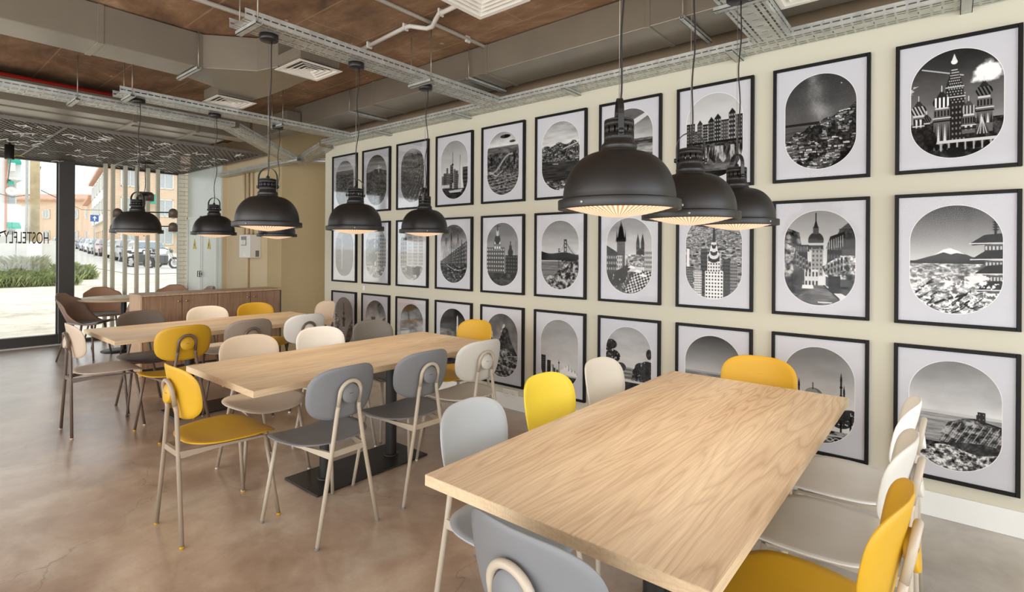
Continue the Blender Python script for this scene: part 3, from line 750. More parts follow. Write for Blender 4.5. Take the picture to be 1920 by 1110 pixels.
def r1c4(a):
    a.sky(.58, .80, .05, .9)
    for x, w, h in ((.08, .05, .35), (.16, .05, .42), (.25, .035, .55), (.33, .05, .4), (.40, .045, .62), (.52, .04, .5), (.60, .05, .46), (.70, .05, .36)):
        b = .10 + .25 * a.rs.rand(); a.facade(x - w, 1.25 - h, x + w, 1.25, b, 3, 9, b + .25, .5)
    a.poly([(.425, 1.1), (.44, .62), (.46, .62), (.475, 1.1)], .18); a.ell(.45, .62, .04, .025, .12); a.line(.45, .30, .45, .62, .006, .2)
    a.facade(.82, .72, 1, 1.3, .15, 3, 6, .4); a.tex(a.V > 1.25, .08, .35, 8, 30)
    a.poly([(.72, .45), (.66, 1.26), (.86, 1.26)], .82); a.poly([(.72, .45), (.64, 1.2), (.67, 1.26)], .6); a.line(.72, .4, .72, 1.3, .006, .15)
    a.poly([(.3, 1.3), (.82, 1.28), (.74, 1.36), (.36, 1.37)], .75); a.poly([(.36, 1.36), (.74, 1.35), (.7, 1.4), (.4, 1.4)], .1)
    for i in range(5): a.ell(.07 + i * .06, 1.18, .025, .05, .85)
def r1c5(a):
    a.sky(.55, .85, .12, .35); a.tex(a.ell(.58, .12, .16, .045), .05, .4, 10); a.tex(a.ell(.8, .26, .09, .03), .05, .4, 10)
    a.tex(a.V > .34, .28, .5, 5, 20); a.rect(0, .34, 1, .36, .7); a.tex(a.V > .50, .12, .5, 20)
    a.curve(lambda t: (.05 + .75 * t, .98 - .40 * t + .08 * math.sin(t * 6)), 20, .022, .62); a.curve(lambda t: (.0 + .5 * t, 1.0 - .05 * math.sin(t * 8)), 12, .016, .68)
    a.rect(.10, .58, .17, .80, .08); a.rect(.84, .56, .89, .82, .10); a.town(a.V > .95, 260, .02, .15, .75, .8)
    for k in range(6): a.line(0, 1.12 + k * .07, 1, 1.0 + k * .08, .006, .62)
def r1c6(a):
    a.sky(.55, .82, .16, .5, 2, 9); m = a.below(lambda u: .56 - .07 * np.sin(u * 3) - .03 * np.sin(u * 17)); a.tex(m, .08, .5, 22); a.town(m & (a.V < .88), 260, .016, .15, .85, .6)
    w = a.V > .86 + .06 * a.U; a.tex(w, .16, .30, 4, 40); a.line(.3, .93, .45, .94, .006, .85)
    a.tex(a.below(lambda u: 1.35 - 1.1 * np.clip(u - .6, 0, 1) ** 1.2), .06, .45, 20); a.town(a.V > 1.3, 90, .03, .2, .9)
    for q in (0, .012, .03): a.curve(lambda t: (.60 + .42 * t, .95 - .50 * math.sin(PI * (.05 + t * .75)) + q), 24, .008, .78 if q == 0 else .25)
    a.line(.58, .62, 1, .50, .012, .75)
    for i in range(7): a.line(.70 + i * .045, .60 - i * .013, .70 + i * .045, .62 + i * .03, .003, .5)
def r1c7(a):
    a.sky(.35, .72, .12, .6, 2, 6); a.poly([(.2, .4), (.9, .1), (.95, .16), (.3, .5)], .8); a.tex(a.V > .62, .2, .5, 6, 20); a.rect(0, .66, 1, .70, .25)
    a.tex(a.V > .74, .45, .7, 4, 26); a.tex(a.below(lambda u: .80 + .12 * u), .25, .45, 8, 40)
    a.tex(a.below(lambda u: .78 + .9 * np.clip(u - .15, 0, 1) ** 1.3), .06, .35, 14); a.town(a.V > 1.1, 80, .03, .2, .8)
def r1c8(a):
    a.sky(.72, .84, .03, .7)
    x = 0
    for i, (w, h, d) in enumerate(((.16, .34, .22), (.04, .2, .2), (.10, .33, .3), (.10, .30, .12), (.11, .36, .15), (.12, .40, .1), (.13, .34, .35), (.12, .46, .14), (.12, .40, .2))):
        top = .88 - h * 1.05; b = .14 + d * .5; a.facade(x, top, x + w - .006, .88, b, 3, 6, .75 if i % 2 else .60, .42)
        if i in (2, 4, 5, 7): a.poly([(x, top), (x + w / 2, top - .08), (x + w, top)], b * .7)
        else: a.rect(x, top - .02, x + w, top, .08)
        x += w
    a.rect(0, .86, 1, .93, .08); a.tex(a.rect(0, .90, 1, .96), .05, .45, 30)
    r = a.rect(0, .96, 1, 1.30); a.tex(r, .10, .72, 26, 5, 4, 3); a.tex(a.below(lambda u: 1.22 + .04 * np.sin(u * 40)), .22, .50, 3, 8); a.tex(a.V > 1.4, .1, .25, 3, 8)
def r1c9(a):
    a.sky(.24, .42, .03, 1.0); n = a.fbm(5, 5, 5, .6); d = np.exp(-((a.U - .42 - .22 * (a.V - .2)) / .12) ** 2); a.A += d * (n - .15) * .45 * (a.V < .8)
    st = a.rs.rand(a.H, a.W); a.A = np.where((st > .990 - .04 * d) & (a.V < .7), .45 + .5 * a.rs.rand(a.H, a.W), a.A); a.ell(.8, .2, .008, .008, 1)
    a.tex(a.V > .78, .28, .4, 3, 30); a.rect(0, .76, .5, .80, .16)
    m = a.below(lambda u: 1.0 - .46 * u + .02 * np.sin(u * 30)); a.tex(m, .03, .35, 24); a.town(m, 620, .020, .25, .98, .7); a.tex(m & (a.fbm(7) < .42), .03, .3, 30)
    a.tex(a.poly([(.62, 1.52), (1, 1.15), (1, 1.52)]), .03, .2, 20)
def onion(a, x, y, r, lo, hi, kind=0):
    for k in range(9):
        u0 = -1 + 2 * k / 9
        c = hi if k % 2 else lo
        m = a.ell(x, y, r, r * .92) & (a.U > x + u0 * r + (0 if kind == 0 else (a.V - y) * .4)) & (a.U <= x + (u0 + .24) * r + (0 if kind == 0 else (a.V - y) * .4)); a.put(m, c)
    a.poly([(x - r * .62, y - r * .68), (x, y - r * 1.75), (x + r * .62, y - r * .68)], lo + .1); a.line(x, y - r * 2.3, x, y - r * 1.5, .005, .85)
    a.rect(x - r * .72, y + r * .78, x + r * .72, y + r * 1.1, .8)
def r1c10(a):
    a.sky(.18, .55, .05, 1.0); n = a.fbm(6, 6, 5); cm = np.exp(-(((a.U - .83) / .24) ** 2 + ((a.V - .38) / .16) ** 2)); a.A = np.maximum(a.A, np.clip((n + cm - .95) * 3, 0, 1) * 1.0)
    a.line(.13, .22, .58, .38, .009, .72); a.put((n > .55) & a.ell(.04, .5, .1, .06), .75)
    a.tex(a.V > 1.0, .05, .35, 18)
    a.facade(.37, .78, .61, 1.30, .16, 6, 7, .55, .4)
    a.poly([(.385, .80), (.395, .52), (.455, .26), (.515, .26), (.58, .52), (.60, .80)], .20)
    for k in range(13):
        w = .03 + .0062 * k if k < 9 else .10
        for j in range(6): a.ell(.487 + (j - 2.5 + .5 * (k % 2)) * w * .38, .29 + .038 * k, .0075, .010, .72)
    a.line(.395, .53, .585, .53, .008, .75); a.line(.385, .67, .60, .67, .008, .8)
    a.rect(.462, .20, .508, .27, .25); a.ell(.485, .175, .036, .036, .92); a.poly([(.457, .155), (.485, .06), (.513, .155)], .88)
    onion(a, .35, .72, .10, .10, .95); onion(a, .09, .80, .09, .14, .72, 1); onion(a, .64, .87, .08, .22, .7); onion(a, .80, .64, .088, .10, .42, 1); onion(a, .18, .95, .055, .1, .35, 1)
    for x0, x1, y0, y1 in ((.26, .44, .82, 1.40), (.57, .71, .96, 1.2), (.72, .89, .74, 1.2), (.03, .15, .90, 1.05)):
        a.rect(x0, y0, x1, y1, .42)
        for q in range(5): xx = x0 + (x1 - x0) * (q + .5) / 5; a.rect(xx - .008, y0 + .02, xx + .008, y0 + .10, .10); a.poly([(xx - .014, y1 - .12), (xx, y0 + .20), (xx + .014, y1 - .12)], .85 if q % 2 else .15)
        a.rect(x0 - .01, y0 + .12, x1 + .01, y0 + .135, .85); a.rect(x0 - .01, y0 + .16, x1 + .01, y0 + .18, .12)
    a.poly([(.70, 1.22), (.78, 1.0), (.86, 1.22)], .25)
    for q in (-.05, -.02, .02, .05): a.line(.78, 1.0, .78 + q, 1.22, .005, .8)
    a.rect(.25, 1.27, .95, 1.31, .8)
    for q in range(8): a.ell(.30 + q * .088, 1.36, .028, .045, .10); a.rect(.335 + q * .088, 1.31, .352 + q * .088, 1.42, .7)
    a.tex(a.ell(.1, 1.25, .2, .2), .04, .25, 18); a.tex(a.V > 1.42, .06, .3, 14); a.rect(.42, 1.38, .60, 1.52, .14)
def r2c1(a):
    a.sky(.5, .7, .05, .8); a.facade(0, .3, .35, 1.52, .25, 3, 9, .45); a.facade(.4, .1, 1, 1.52, .42, 6, 14, .25); a.tex(a.V > 1.3, .1, .4, 12)
    for k in range(40): a.line(.35, .1 + k * .035, 1, .1 + k * .035, .003, .3)
def r2c2(a):
    a.sky(.6, .8, .05, .8); a.facade(.5, .2, 1, 1.2, .6, 5, 9, .3); a.facade(0, .35, .4, 1.2, .5, 4, 7, .25); a.line(.38, .4, .42, 1.3, .03, .12); a.tree(.4, .55, .22); a.tree(.35, .9, .16); a.tex(a.V > 1.15, .3, .85, 10, 18)
def r2c3(a):
    a.sky(.75, .85, .04, 1); a.facade(.3, .0, 1, 1.1, .82, 3, 12, .68, .75)
    for k in range(36): a.line(.3, k * .032, 1, k * .032, .002, .5)
    a.facade(0, .3, .28, 1.2, .6, 3, 7, .3); a.tex(a.V > 1.12, .25, .8, 8, 14); a.rect(.3, 1.15, .85, 1.36, .2); a.ell(.4, 1.36, .05, .05, .05); a.ell(.75, 1.36, .05, .05, .05)
def r2c4(a):
    a.sky(.30, .75, .2, .8, 4, 5)
    m = a.poly([(0, .98), (1, .42), (1, 1.1), (0, 1.1)]); a.put(m, .3)
    for i in range(14):
        x = .04 + i * .07; t = .97 - .54 * x; a.facade(x - .03, t, x + .03, 1.02, .22 + .2 * a.rs.rand(), 3, 5, .6, .45)
    for x, h in ((.22, .35), (.42, .22), (.66, .26), (.80, .40)):
        a.line(x, h, x, 1.15, .007, .06); a.line(x - .13, 1.05, x, h + .05, .003, .1); a.line(x + .13, 1.05, x, h + .05, .003, .1)
    a.tex(a.V > 1.02, .05, .4, 14, 26); a.poly([(.25, 1.05), (.95, 1.12), (.85, 1.28), (.40, 1.24)], .10); a.curve(lambda t: (.25 + .7 * t, 1.05 + .14 * math.sin(t * 2.6)), 10, .008, .75); a.town(a.V > 1.04, 60, .02, .3, .85)
def r2c5(a):
    a.sky(.40, .72, .06, 1.1)
    a.facade(.0, .60, .58, 1.3, .30, 8, 7, .72, .45); a.facade(.24, .42, .46, .66, .45, 3, 2, .9); a.ell(.35, .40, .09, .12, .12); a.rect(.31, .18, .39, .32, .75); a.line(.35, .05, .35, .2, .012, .1); a.line(.27, .08, .43, .08, .01, .15)
    a.facade(.60, .78, .98, 1.3, .16, 5, 6, .35); a.ell(.76, .72, .08, .1, .10); a.rect(.72, .55, .80, .66, .14); a.line(.76, .46, .76, .56, .012, .1); a.line(.93, .45, .93, .9, .007, .3)
    a.tex(a.V > 1.22, .08, .35, 10, 20)
def r2c6(a):
    a.sky(.52, .80, .07, .8, 2, 8); a.tex(a.below(lambda u: .68 + .08 * u + .03 * np.sin(u * 7)) & (a.V < .95), .08, .2, 10); a.tex(a.V > .90, .36, .55, 3, 40); a.rect(0, .88, .55, .905, .75)
    for x, y0, w in ((.65, .42, .035), (.49, .62, .02)):
        a.rect(x - w, y0, x - w * .55, 1.05, .08); a.rect(x + w * .55, y0, x + w, 1.05, .08)
        for k in range(5): a.rect(x - w, y0 + k * .11 * w * 22, x + w, y0 + .02 + k * .11 * w * 22, .08)
    a.line(.0, .80, 1, .76, .008, .1); a.curve(lambda t: (.65 + .35 * t, .44 + .34 * (1 - (1 - t) ** 2)), 12, .005, .12); a.curve(lambda t: (.49 + .15 * t, .70 - .25 * t * t), 8, .003, .2)
    for i in range(8): a.line(.68 + i * .035, .50 + i * .03, .68 + i * .035, .78, .0025, .25)
    a.tex(a.poly([(.55, .98), (.62, .88), (.8, .92), (.78, 1.1), (.6, 1.1)]), .2, .8, 14)
    a.tex(a.below(lambda u: 1.38 - .55 * u + .03 * np.sin(u * 22)), .03, .75, 16, None, 5, 3)
def r2c7(a):
    a.sky(.55, .82, .1, .8, 2, 5)
    a.facade(.24, .46, .42, 1.1, .30, 3, 9, .5, .35); a.poly([(.24, .46), (.29, .2), (.33, .06), (.37, .2), (.42, .46)], .08)
    for x in (.235, .425): a.poly([(x - .018, .46), (x, .25), (x + .018, .46)], .1)
    a.rect(.22, .44, .44, .48, .12); a.poly([(0, .55), (.26, .70), (.26, .8), (0, .75)], .14); a.facade(0, .74, .25, 1.2, .28, 5, 4, .65, .45); a.facade(.24, .76, .36, 1.12, .75, 3, 4, .25)
    for x in (.70, .80): a.facade(x - .035, .52, x + .035, .78, .15, 2, 3, .4); a.poly([(x - .04, .52), (x, .32), (x + .04, .52)], .07)
    a.poly([(.62, .8), (.75, .6), (.88, .8)], .2); m = a.rect(.44, .74, 1, .98); a.tex(m, .3, .9, 24); a.town(m, 90, .025, .35, .95)
    a.facade(.84, .66, 1, 1.2, .72, 5, 6, .25, .5)
    a.tex(a.V > 1.08, .08, .55, 26); p = a.poly([(.40, 1.50), (.62, 1.08), (1, 1.06), (1, 1.52)]); q = ((np.floor((a.U + a.V * .6) * 22) + np.floor((a.V - a.U * .4) * 22)) % 2) > 0; a.put(p & q, .82); a.put(p & ~q, .16)
    a.poly([(0, 1.2), (.45, .95), (.55, 1.0), (.2, 1.52), (0, 1.52)], .22)
    for i in range(60): a.line(*(lambda x, y: (x, y, x, y + .025))(.15 + .75 * a.rs.rand(), 1.05 + .42 * a.rs.rand()), .007, .06 if i % 2 else .85)
    for x, y in ((.55, 1.0), (.68, 1.08), (.80, 1.16)): a.poly([(x - .07, y), (x, y - .05), (x + .09, y - .02), (x + .09, y + .02)], .95)
def r2c8(a):
    a.sky(.85, .6, .03, .2); a.tex(a.V > .04, .35, .75, 14, 30); a.town((a.V > .10) & (a.V < .6), 900, .007, .15, .95, 1.0); m = a.V > .52; a.town(m, 420, .020, .12, .92, 1.1); a.rect(.02, .62, .07, .95, .9)
    for x0, x1, y0, b in ((.28, .40, .62, .12), (.0, .14, .98, .5), (.16, .30, 1.02, .85), (.66, .80, .8, .2), (.80, .92, .86, .55)): a.facade(x0, y0, x1, 1.5, b, 4, 11, b * .4 + (.35 if b < .3 else 0), .55)
    a.facade(.36, 1.02, .68, 1.52, .92, 6, 8, .25, .5); a.facade(.40, .74, .63, 1.04, .88, 5, 5, .2, .5)
    for k in range(6): a.ell(.515, .78 - k * .055, .105 - .016 * k, .09 - .008 * k, .85 if k % 2 else .18)
    a.poly([(.485, .50), (.512, .04), (.52, .04), (.545, .50)], .2); a.line(.516, .02, .516, .3, .005, .12)
    for k in range(4):
        for j in (-1, 1): a.poly([(.515 + j * (.07 - k * .012) - .014, .72 - k * .06), (.515 + j * (.07 - k * .012), .66 - k * .06), (.515 + j * (.07 - k * .012) + .014, .72 - k * .06)], .95)
def r2c9(a):
    a.sky(.58, .86, .02, .9); a.facade(.40, .62, .56, 1.05, .62, 3, 6, .3, .45); a.facade(.35, .52, .57, .64, .5, 4, 1, .12, .6); a.ell(.46, .48, .11, .13, .22); a.rect(.34, .52, .58, .56, .75); a.rect(.42, .26, .50, .38, .35); a.poly([(.425, .28), (.46, .14), (.495, .28)], .2); a.line(.46, .04, .46, .2, .006, .1)
    a.poly([(0, .25), (.15, .32), (.28, .62), (.38, .9), (.42, 1.22), (.2, 1.4), (0, 1.4)], .30); a.tex(a.poly([(0, .25), (.22, .35), (.26, .6), (.12, 1.1), (0, 1.1)]), .06, .62, 14); a.facade(.14, .55, .36, .66, .12, 5, 1, .5); a.poly([(.16, .5), (.34, .62), (.38, .66), (.16, .6)], .2); a.rect(.20, .66, .34, .95, .2)
    a.poly([(1, .12), (.80, .30), (.64, .62), (.60, .95), (.60, 1.2), (1, 1.42)], .34); a.tex(a.rect(.78, .3, 1, .62), .2, .35, 20); a.poly([(.60, .62), (.66, .42), (.86, .34), (.86, .44), (.66, .56)], .16); a.facade(.62, .52, .82, .82, .14, 5, 2, .4, .5); a.tex(a.poly([(.55, .9), (.80, .72), (1, .72), (1, 1.1), (.7, 1.1), (.6, 1.05)]), .08, .95, 18)
    a.facade(.30, .95, .50, 1.24, .82, 4, 2, .25, .5); a.facade(.64, 1.05, .80, 1.32, .12, 4, 2, .3); a.facade(.06, 1.0, .18, 1.4, .12, 2, 3, .35); a.tree(.1, .95, .1, .08, .7)
    a.tex(a.poly([(.44, 1.2), (.58, 1.2), (.9, 1.52), (.05, 1.52)]), .28, .52, 6, 22); a.line(.58, 1.2, .78, 1.40, .008, .1); a.poly([(.27, 1.2), (.42, 1.2), (.44, 1.26), (.26, 1.26)], .9); a.line(.5, 1.47, .68, 1.47, .01, .85)
    for k in range(5): a.facade(.18 + k * .045, .70 + k * .03, .215 + k * .045, .90 + k * .03, .55, 1, 2, .08, .6); a.facade(.62 + k * .045, .86 - k * .03, .655 + k * .045, 1.02 - k * .01, .5, 1, 2, .08, .6)
    for k in range(8): a.line(.62 + k * .03, .50 - k * .014, .62 + k * .03, .62 - k * .006, .004, .7); a.line(.16 + k * .025, .56 + k * .006, .16 + k * .025, .66, .004, .6)
    a.town(a.rect(.0, 1.05, .30, 1.4), 26, .035, .08, .6); a.town(a.rect(.68, 1.05, 1, 1.4), 26, .035, .08, .6); a.tex(a.poly([(0, .5), (.16, .6), (.14, 1.0), (0, 1.15)]), .06, .8, 18)
    a.tex(a.poly([(.46, 1.22), (.56, 1.22), (.86, 1.52), (.10, 1.52)]), .30, .55, 6, 22); a.line(.5, 1.47, .68, 1.47, .01, .85)
def r2c10(a):
    a.sky(.30, .80, .02, .75); a.poly([(0, .80), (.28, .70), (.38, .62), (.45, .60), (.52, .63), (.68, .72), (1, .82)], .30); a.poly([(.26, .71), (.38, .62), (.45, .60), (.53, .635), (.62, .69), (.52, .67), (.46, .69), (.38, .66)], .92)
    a.rect(0, .78, 1, .84, .24); a.tex(a.V > .82, .35, .98, 16, 26, 5, 2.6)
    for k, (y, w) in enumerate(((.48, .34), (.70, .33), (.90, .30), (1.12, .28))):
        a.poly([(1, y - .08), (1 - w * .55, y - .06), (1 - w, y + .06), (1 - w * .9, y + .085), (1, y + .05)], .13); a.line(1 - w, y + .06, 1, y + .05, .008, .85); a.facade(1 - w * .55, y + .07, 1, y + .17, .35, 5, 1, .8, .5)
    a.line(.925, .02, .925, .42, .014, .12)
    for k in range(8): a.rect(.895, .10 + k * .035, .955, .115 + k * .035, .1)
    a.poly([(.60, 1.0), (.78, .96), (.88, 1.02), (.7, 1.10)], .88)
    for s_, y, n in ((0, 1.12, 8), (.1, 1.25, 9), (.35, 1.32, 9), (.6, 1.2, 7)):
        for k in range(n):
            an = a.rs.uniform(-1.3, 1.3); L = a.rs.uniform(.12, .35); a.curve(lambda t: (s_ + L * t, y + .18 - math.sin(an + t) * L * t), 6, .006, .08)
    a.curve(lambda t: (.20 + .02 * t + .4 * t * t, 1.5 - .25 * t), 10, .016, .06); n = a.fbm(22, 22, 3, .7); a.A = np.where((n > .62) & (a.V > 1.0), .92, a.A)
def r3c1(a):
    a.sky(.45, .62, .03, 1); a.poly([(0, .45), (.25, .75), (.35, 1.1), (.38, 1.52), (0, 1.52)], .5); a.tex(a.poly([(0, .45), (.25, .75), (.35, 1.1), (.38, 1.52), (0, 1.52)]), .2, .85, 12, 26); a.tex(a.poly([(1, .65), (.8, .9), (.66, 1.2), (.6, 1.52), (1, 1.52)]), .08, .6, 12, 20)
    a.facade(.40, .92, .60, 1.52, .75, 3, 8, .2); a.rect(.44, .66, .56, .94, .2); a.ell(.5, .70, .09, .05, .1); a.ell(.5, .52, .05, .045, .12); a.line(.5, .2, .5, .7, .016, .12); a.ell(.5, .38, .03, .02, .1)
def r3c2(a):
    a.sky(.3, .75, .2, .6, 4, 6); a.tex(a.below(lambda u: .72 - .2 * u + .04 * np.sin(u * 11)), .06, .6, 16); a.town(a.V > .65, 160, .03, .2, .8); a.facade(.3, .5, .5, .75, .35, 4, 3, .15)
def r3c3(a):
    a.sky(.25, .72, .3, .8, 3, 6); a.poly([(.10, 1.35), (.48, .80), (.90, 1.35)], .18); a.tex(a.poly([(.10, 1.35), (.48, .80), (.90, 1.35)]), .12, .34, 6, 60); a.line(.10, 1.35, .48, .80, .006, .75); a.line(.48, .8, .9, 1.35, .006, .75); a.tex(a.V > 1.33, .5, .7, 10)
def r3c4(a):
    a.sky(.14, .45, .03, .8); a.tex(a.V > .55, .3, .62, 3, 12); a.poly([(.62, 1.1), (.64, .22), (.665, .16), (.69, .22), (.71, 1.1)], .88); a.poly([(.69, .22), (.665, .16), (.665, 1.1), (.71, 1.1)], .68)
    a.tex(a.V > 1.1, .06, .3, 14); a.rect(0, 1.2, 1, 1.3, .5)
    for i in range(12): a.tree(.04 + i * .085, 1.1, .05)
def r3c5(a):
    a.sky(.35, .55, .15, .5, 4, 4); n = a.fbm(3, 3, 5); a.A = np.where((a.V > .25) & (a.V < 1) & (n > .42) & (a.U < .6), .65 + .35 * n, a.A)
    a.tex(a.poly([(.30, .9), (.45, .58), (.54, .36), (.62, .30), (.70, .38), (.78, .62), (.98, .95), (1, 1.1), (.2, 1.1)]), .06, .42, 12); a.tex(a.poly([(0, 1.0), (.08, .62), (.16, .56), (.30, .85), (.4, 1.1), (0, 1.2)]), .05, .3, 12)
    m = a.below(lambda u: 1.0 - .18 * np.sin(u * 3)); a.tex(m, .05, .75, 20, None, 5, 2.8)
    for k in range(9): a.curve(lambda t: (.2 + .8 * t, .98 + k * .05 + .05 * math.sin(t * 4 + k)), 10, .005, .85 if k % 2 else .1)
def r3c6(a):
    a.sky(.55, .80, .05, 1.0); a.facade(.02, .82, .14, 1.22, .12, 4, 9, .45, .4); a.facade(.18, .92, .28, 1.22, .14, 3, 8, .5, .4); a.facade(.30, 1.02, .36, 1.22, .25, 2, 4, .5)
    for i in range(9): a.facade(.36 + i * .07, 1.08 + .03 * (i % 3), .41 + i * .07, 1.2, .18, 2, 3, .5)
    a.line(.50, .90, .50, 1.15, .006, .12); a.ell(.5, .95, .02, .02, .15)
    for x, h in ((.56, .14), (.63, .20), (.70, .24), (.78, .16), (.86, .13), (.92, .09)): a.poly([(x - .07, 1.20), (x - .02, 1.20 - h * .7), (x + .05, 1.20 - h), (x + .06, 1.20)], .9); a.line(x + .05, 1.20 - h, x + .06, 1.20, .004, .15)
    a.tex(a.V > 1.2, .10, .3, 6, 30); a.rect(.66, 1.20, 1, 1.235, .7); a.poly([(.32, 1.0), (.24, 1.32), (.38, 1.32)], .92); a.line(.33, 1.0, .33, 1.33, .005, .1)
def r3c7(a):
    a.sky(.62, .84, .07, 1.0); a.facade(.38, .84, .66, 1.05, .62, 8, 3, .25, .5); a.ell(.52, .85, .14, .04, .55); a.facade(.40, .82, .62, 1.05, .6, 8, 3, .2, .5)
    for x, y, r in ((.12, .38, .10), (.16, .62, .13), (.34, .82, .09), (.80, .80, .12), (.92, .78, .14), (.70, .88, .08), (.88, 1.0, .12), (.66, 1.02, .08)): a.tree(x, y, r, .05, .35); a.line(x, y + r * .6, x + .02, 1.1, .010, .12)
    a.tree(.05, .42, .1); a.tex(a.ell(.95, .5, .06, .1), .05, .3, 14); a.rect(0, 1.06, 1, 1.12, .8); a.tex(a.V > 1.12, .10, .3, 6, 26); a.tex(a.V > 1.10, .12, .28, 10, 20)
    a.town(a.rect(0, .98, 1, 1.08), 30, .03, .2, .7)
def r3c8(a):
    a.sky(.25, .78, .02, .75); a.tex(a.V > .68, .42, .55, 3, 30); a.rect(0, .66, 1, .675, .55); a.tex(a.poly([(.2, 1.1), (.45, .95), (.60, .88), (.68, .78), (.74, .80), (.80, .92), (1, 1.05), (1, 1.2), (.1, 1.2)]), .05, .45, 14)
    m = a.V > 1.02 - .06 * a.U; a.tex(m, .06, .4, 18); a.town(m & (a.U < .6), 120, .02, .3, .8)
def r3c9(a):
    a.sky(.45, .85, .04, 1.0)
    for x, y0 in ((.23, .52), (.82, .36), (.86, .55)): a.line(x, y0 + .08, x, 1.2, .012, .14); a.poly([(x - .016, y0 + .14), (x, y0), (x + .016, y0 + .14)], .1); a.rect(x - .02, y0 + .22, x + .02, y0 + .25, .1); a.rect(x - .02, y0 + .36, x + .02, y0 + .38, .12)
    a.ell(.44, .80, .14, .14, .42); a.ell(.42, .78, .10, .11, .55); a.line(.43, .58, .43, .68, .006, .1); a.facade(.28, .82, .60, .92, .5, 12, 1, .12, .5); a.facade(.2, .92, .78, 1.2, .55, 12, 3, .2, .5); a.ell(.25, .95, .08, .07, .45); a.ell(.65, .95, .08, .07, .45)
    for x, y, r in ((.82, 1.12, .12), (.95, 1.05, .12), (.6, 1.2, .10), (.3, 1.25, .1)): a.tree(x, y, r, .05, .4); a.line(x, y, x, 1.35, .012, .08)
    a.tex(a.V > 1.3, .12, .65, 10, 26); a.rect(0, 1.36, 1, 1.38, .75)
    for i in range(12): a.curve(lambda t: (.04 + i * .09 + .04 * math.cos(t * 6.3), 1.44 + .03 * math.sin(t * 6.3)), 8, .005, .85)
def r3c10(a):
    a.sky(.50, .82, .07, .7, 2, 4); w = a.V > .72; a.tex(w, .50, .70, 4, 50); a.put(w & (a.V < .76), .76)
    m = a.poly([(.34, 1.22), (.36, 1.02), (.44, .86), (.60, .78), (.72, .76), (.82, .80), (1, .84), (1, 1.25)]); a.tex(m, .06, .72, 12, 20, 5, 2.6)
    for k in range(16): x = .40 + k * .04; a.line(x + .1, .85, x - .06, 1.18, .004, .12 if k % 2 else .7)
    a.line(.72, .77, 1, .84, .012, .15); a.facade(.755, .66, .835, .79, .16, 2, 2, .45, .3); a.rect(.74, .70, .76, .79, .2)
    a.tex(a.below(lambda u: 1.13 + .03 * np.sin(u * 6)), .06, .35, 16); a.tex(a.below(lambda u: 1.22 + .04 * np.sin(u * 9 + 1)), .10, .92, 22, None, 5, 3.2)
RECIPES = {(r, c): globals()['r%dc%d' % (r, c)] for r in (1, 2, 3) for c in range(1, 11)}
RES = {1: 62, 2: 66, 3: 72, 4: 84, 5: 96, 6: 110, 7: 130, 8: 150, 9: 180, 10: 225}
SUBJ = {(1, 1): 'seaside city seen from the air', (1, 2): 'hilltop statue above a city', (1, 3): 'dense city blocks from above', (1, 4): 'skyline with needle tower and sailing boat', (1, 5): 'river city under dark clouds', (1, 6): 'river with an arch bridge', (1, 7): 'beach bay and headland', (1, 8): 'canal houses and their reflection', (1, 9): 'white hillside village under a starry sky', (1, 10): 'striped onion domes',
        (2, 1): 'brick street front', (2, 2): 'tree before town houses', (2, 3): 'pale street with a parked car', (2, 4): 'old harbour with masts', (2, 5): 'domed corner buildings', (2, 6): 'suspension bridge over a bay', (2, 7): 'clock tower above an old town square', (2, 8): 'spired skyscraper over a city', (2, 9): 'narrow street leading to a domed tower', (2, 10): 'snowy volcano and pagoda',
        (3, 1): 'ball-topped tower in a street', (3, 2): 'castle on a wooded hill', (3, 3): 'stone pyramid', (3, 4): 'white obelisk', (3, 5): 'steep peak above ruins', (3, 6): 'sail-roofed opera house in a harbour', (3, 7): 'umbrella pines and an amphitheatre', (3, 8): 'mountain by the sea', (3, 9): 'domed mosque with minarets', (3, 10): 'grassy cliff with a small tower'}
ROWN = {1: 'top', 2: 'middle', 3: 'bottom'}
FW, FH, FD = .520, .7206, .028
fr_g = G(); b = .019
for x0, x1, z0, z1 in ((-FW / 2, -FW / 2 + b, -FH / 2, FH / 2), (FW / 2 - b, FW / 2, -FH / 2, FH / 2), (-FW / 2 + b, FW / 2 - b, FH / 2 - b, FH / 2), (-FW / 2 + b, FW / 2 - b, -FH / 2, -FH / 2 + b)): fr_g.box(x0, x1, -FD, 0, z0, z1)
protoF = obj('frame', fr_g, 'frame_black', bevel=.0015, seg=1)
protoM = obj('mat_board', G().box(-FW / 2 + .012, FW / 2 - .012, -.014, -.002, -FH / 2 + .012, FH / 2 - .012), 'mat')
protoG = obj('glass', G().box(-FW / 2 + .014, FW / 2 - .014, -.0195, -.018, -FH / 2 + .014, FH / 2 - .014), 'pic_glass')
OW, OH = .190, .2895
def stad(n=40):
    p = [(OW * math.cos(PI * k / n), OH - OW + OW * math.sin(PI * k / n)) for k in range(n + 1)]
    return p + [(-x, -z) for x, z in p]
g = G(); P_ = stad(); n = len(P_)
V = [(x, -.0146, z) for x, z in P_] + [(x * 1.016, -.0150, z * 1.011) for x, z in P_]
g.add(V, [(i, (i + 1) % n, n + (i + 1) % n, n + i) for i in range(n)]); protoB = obj('bevel_edge', g, 'bevel')
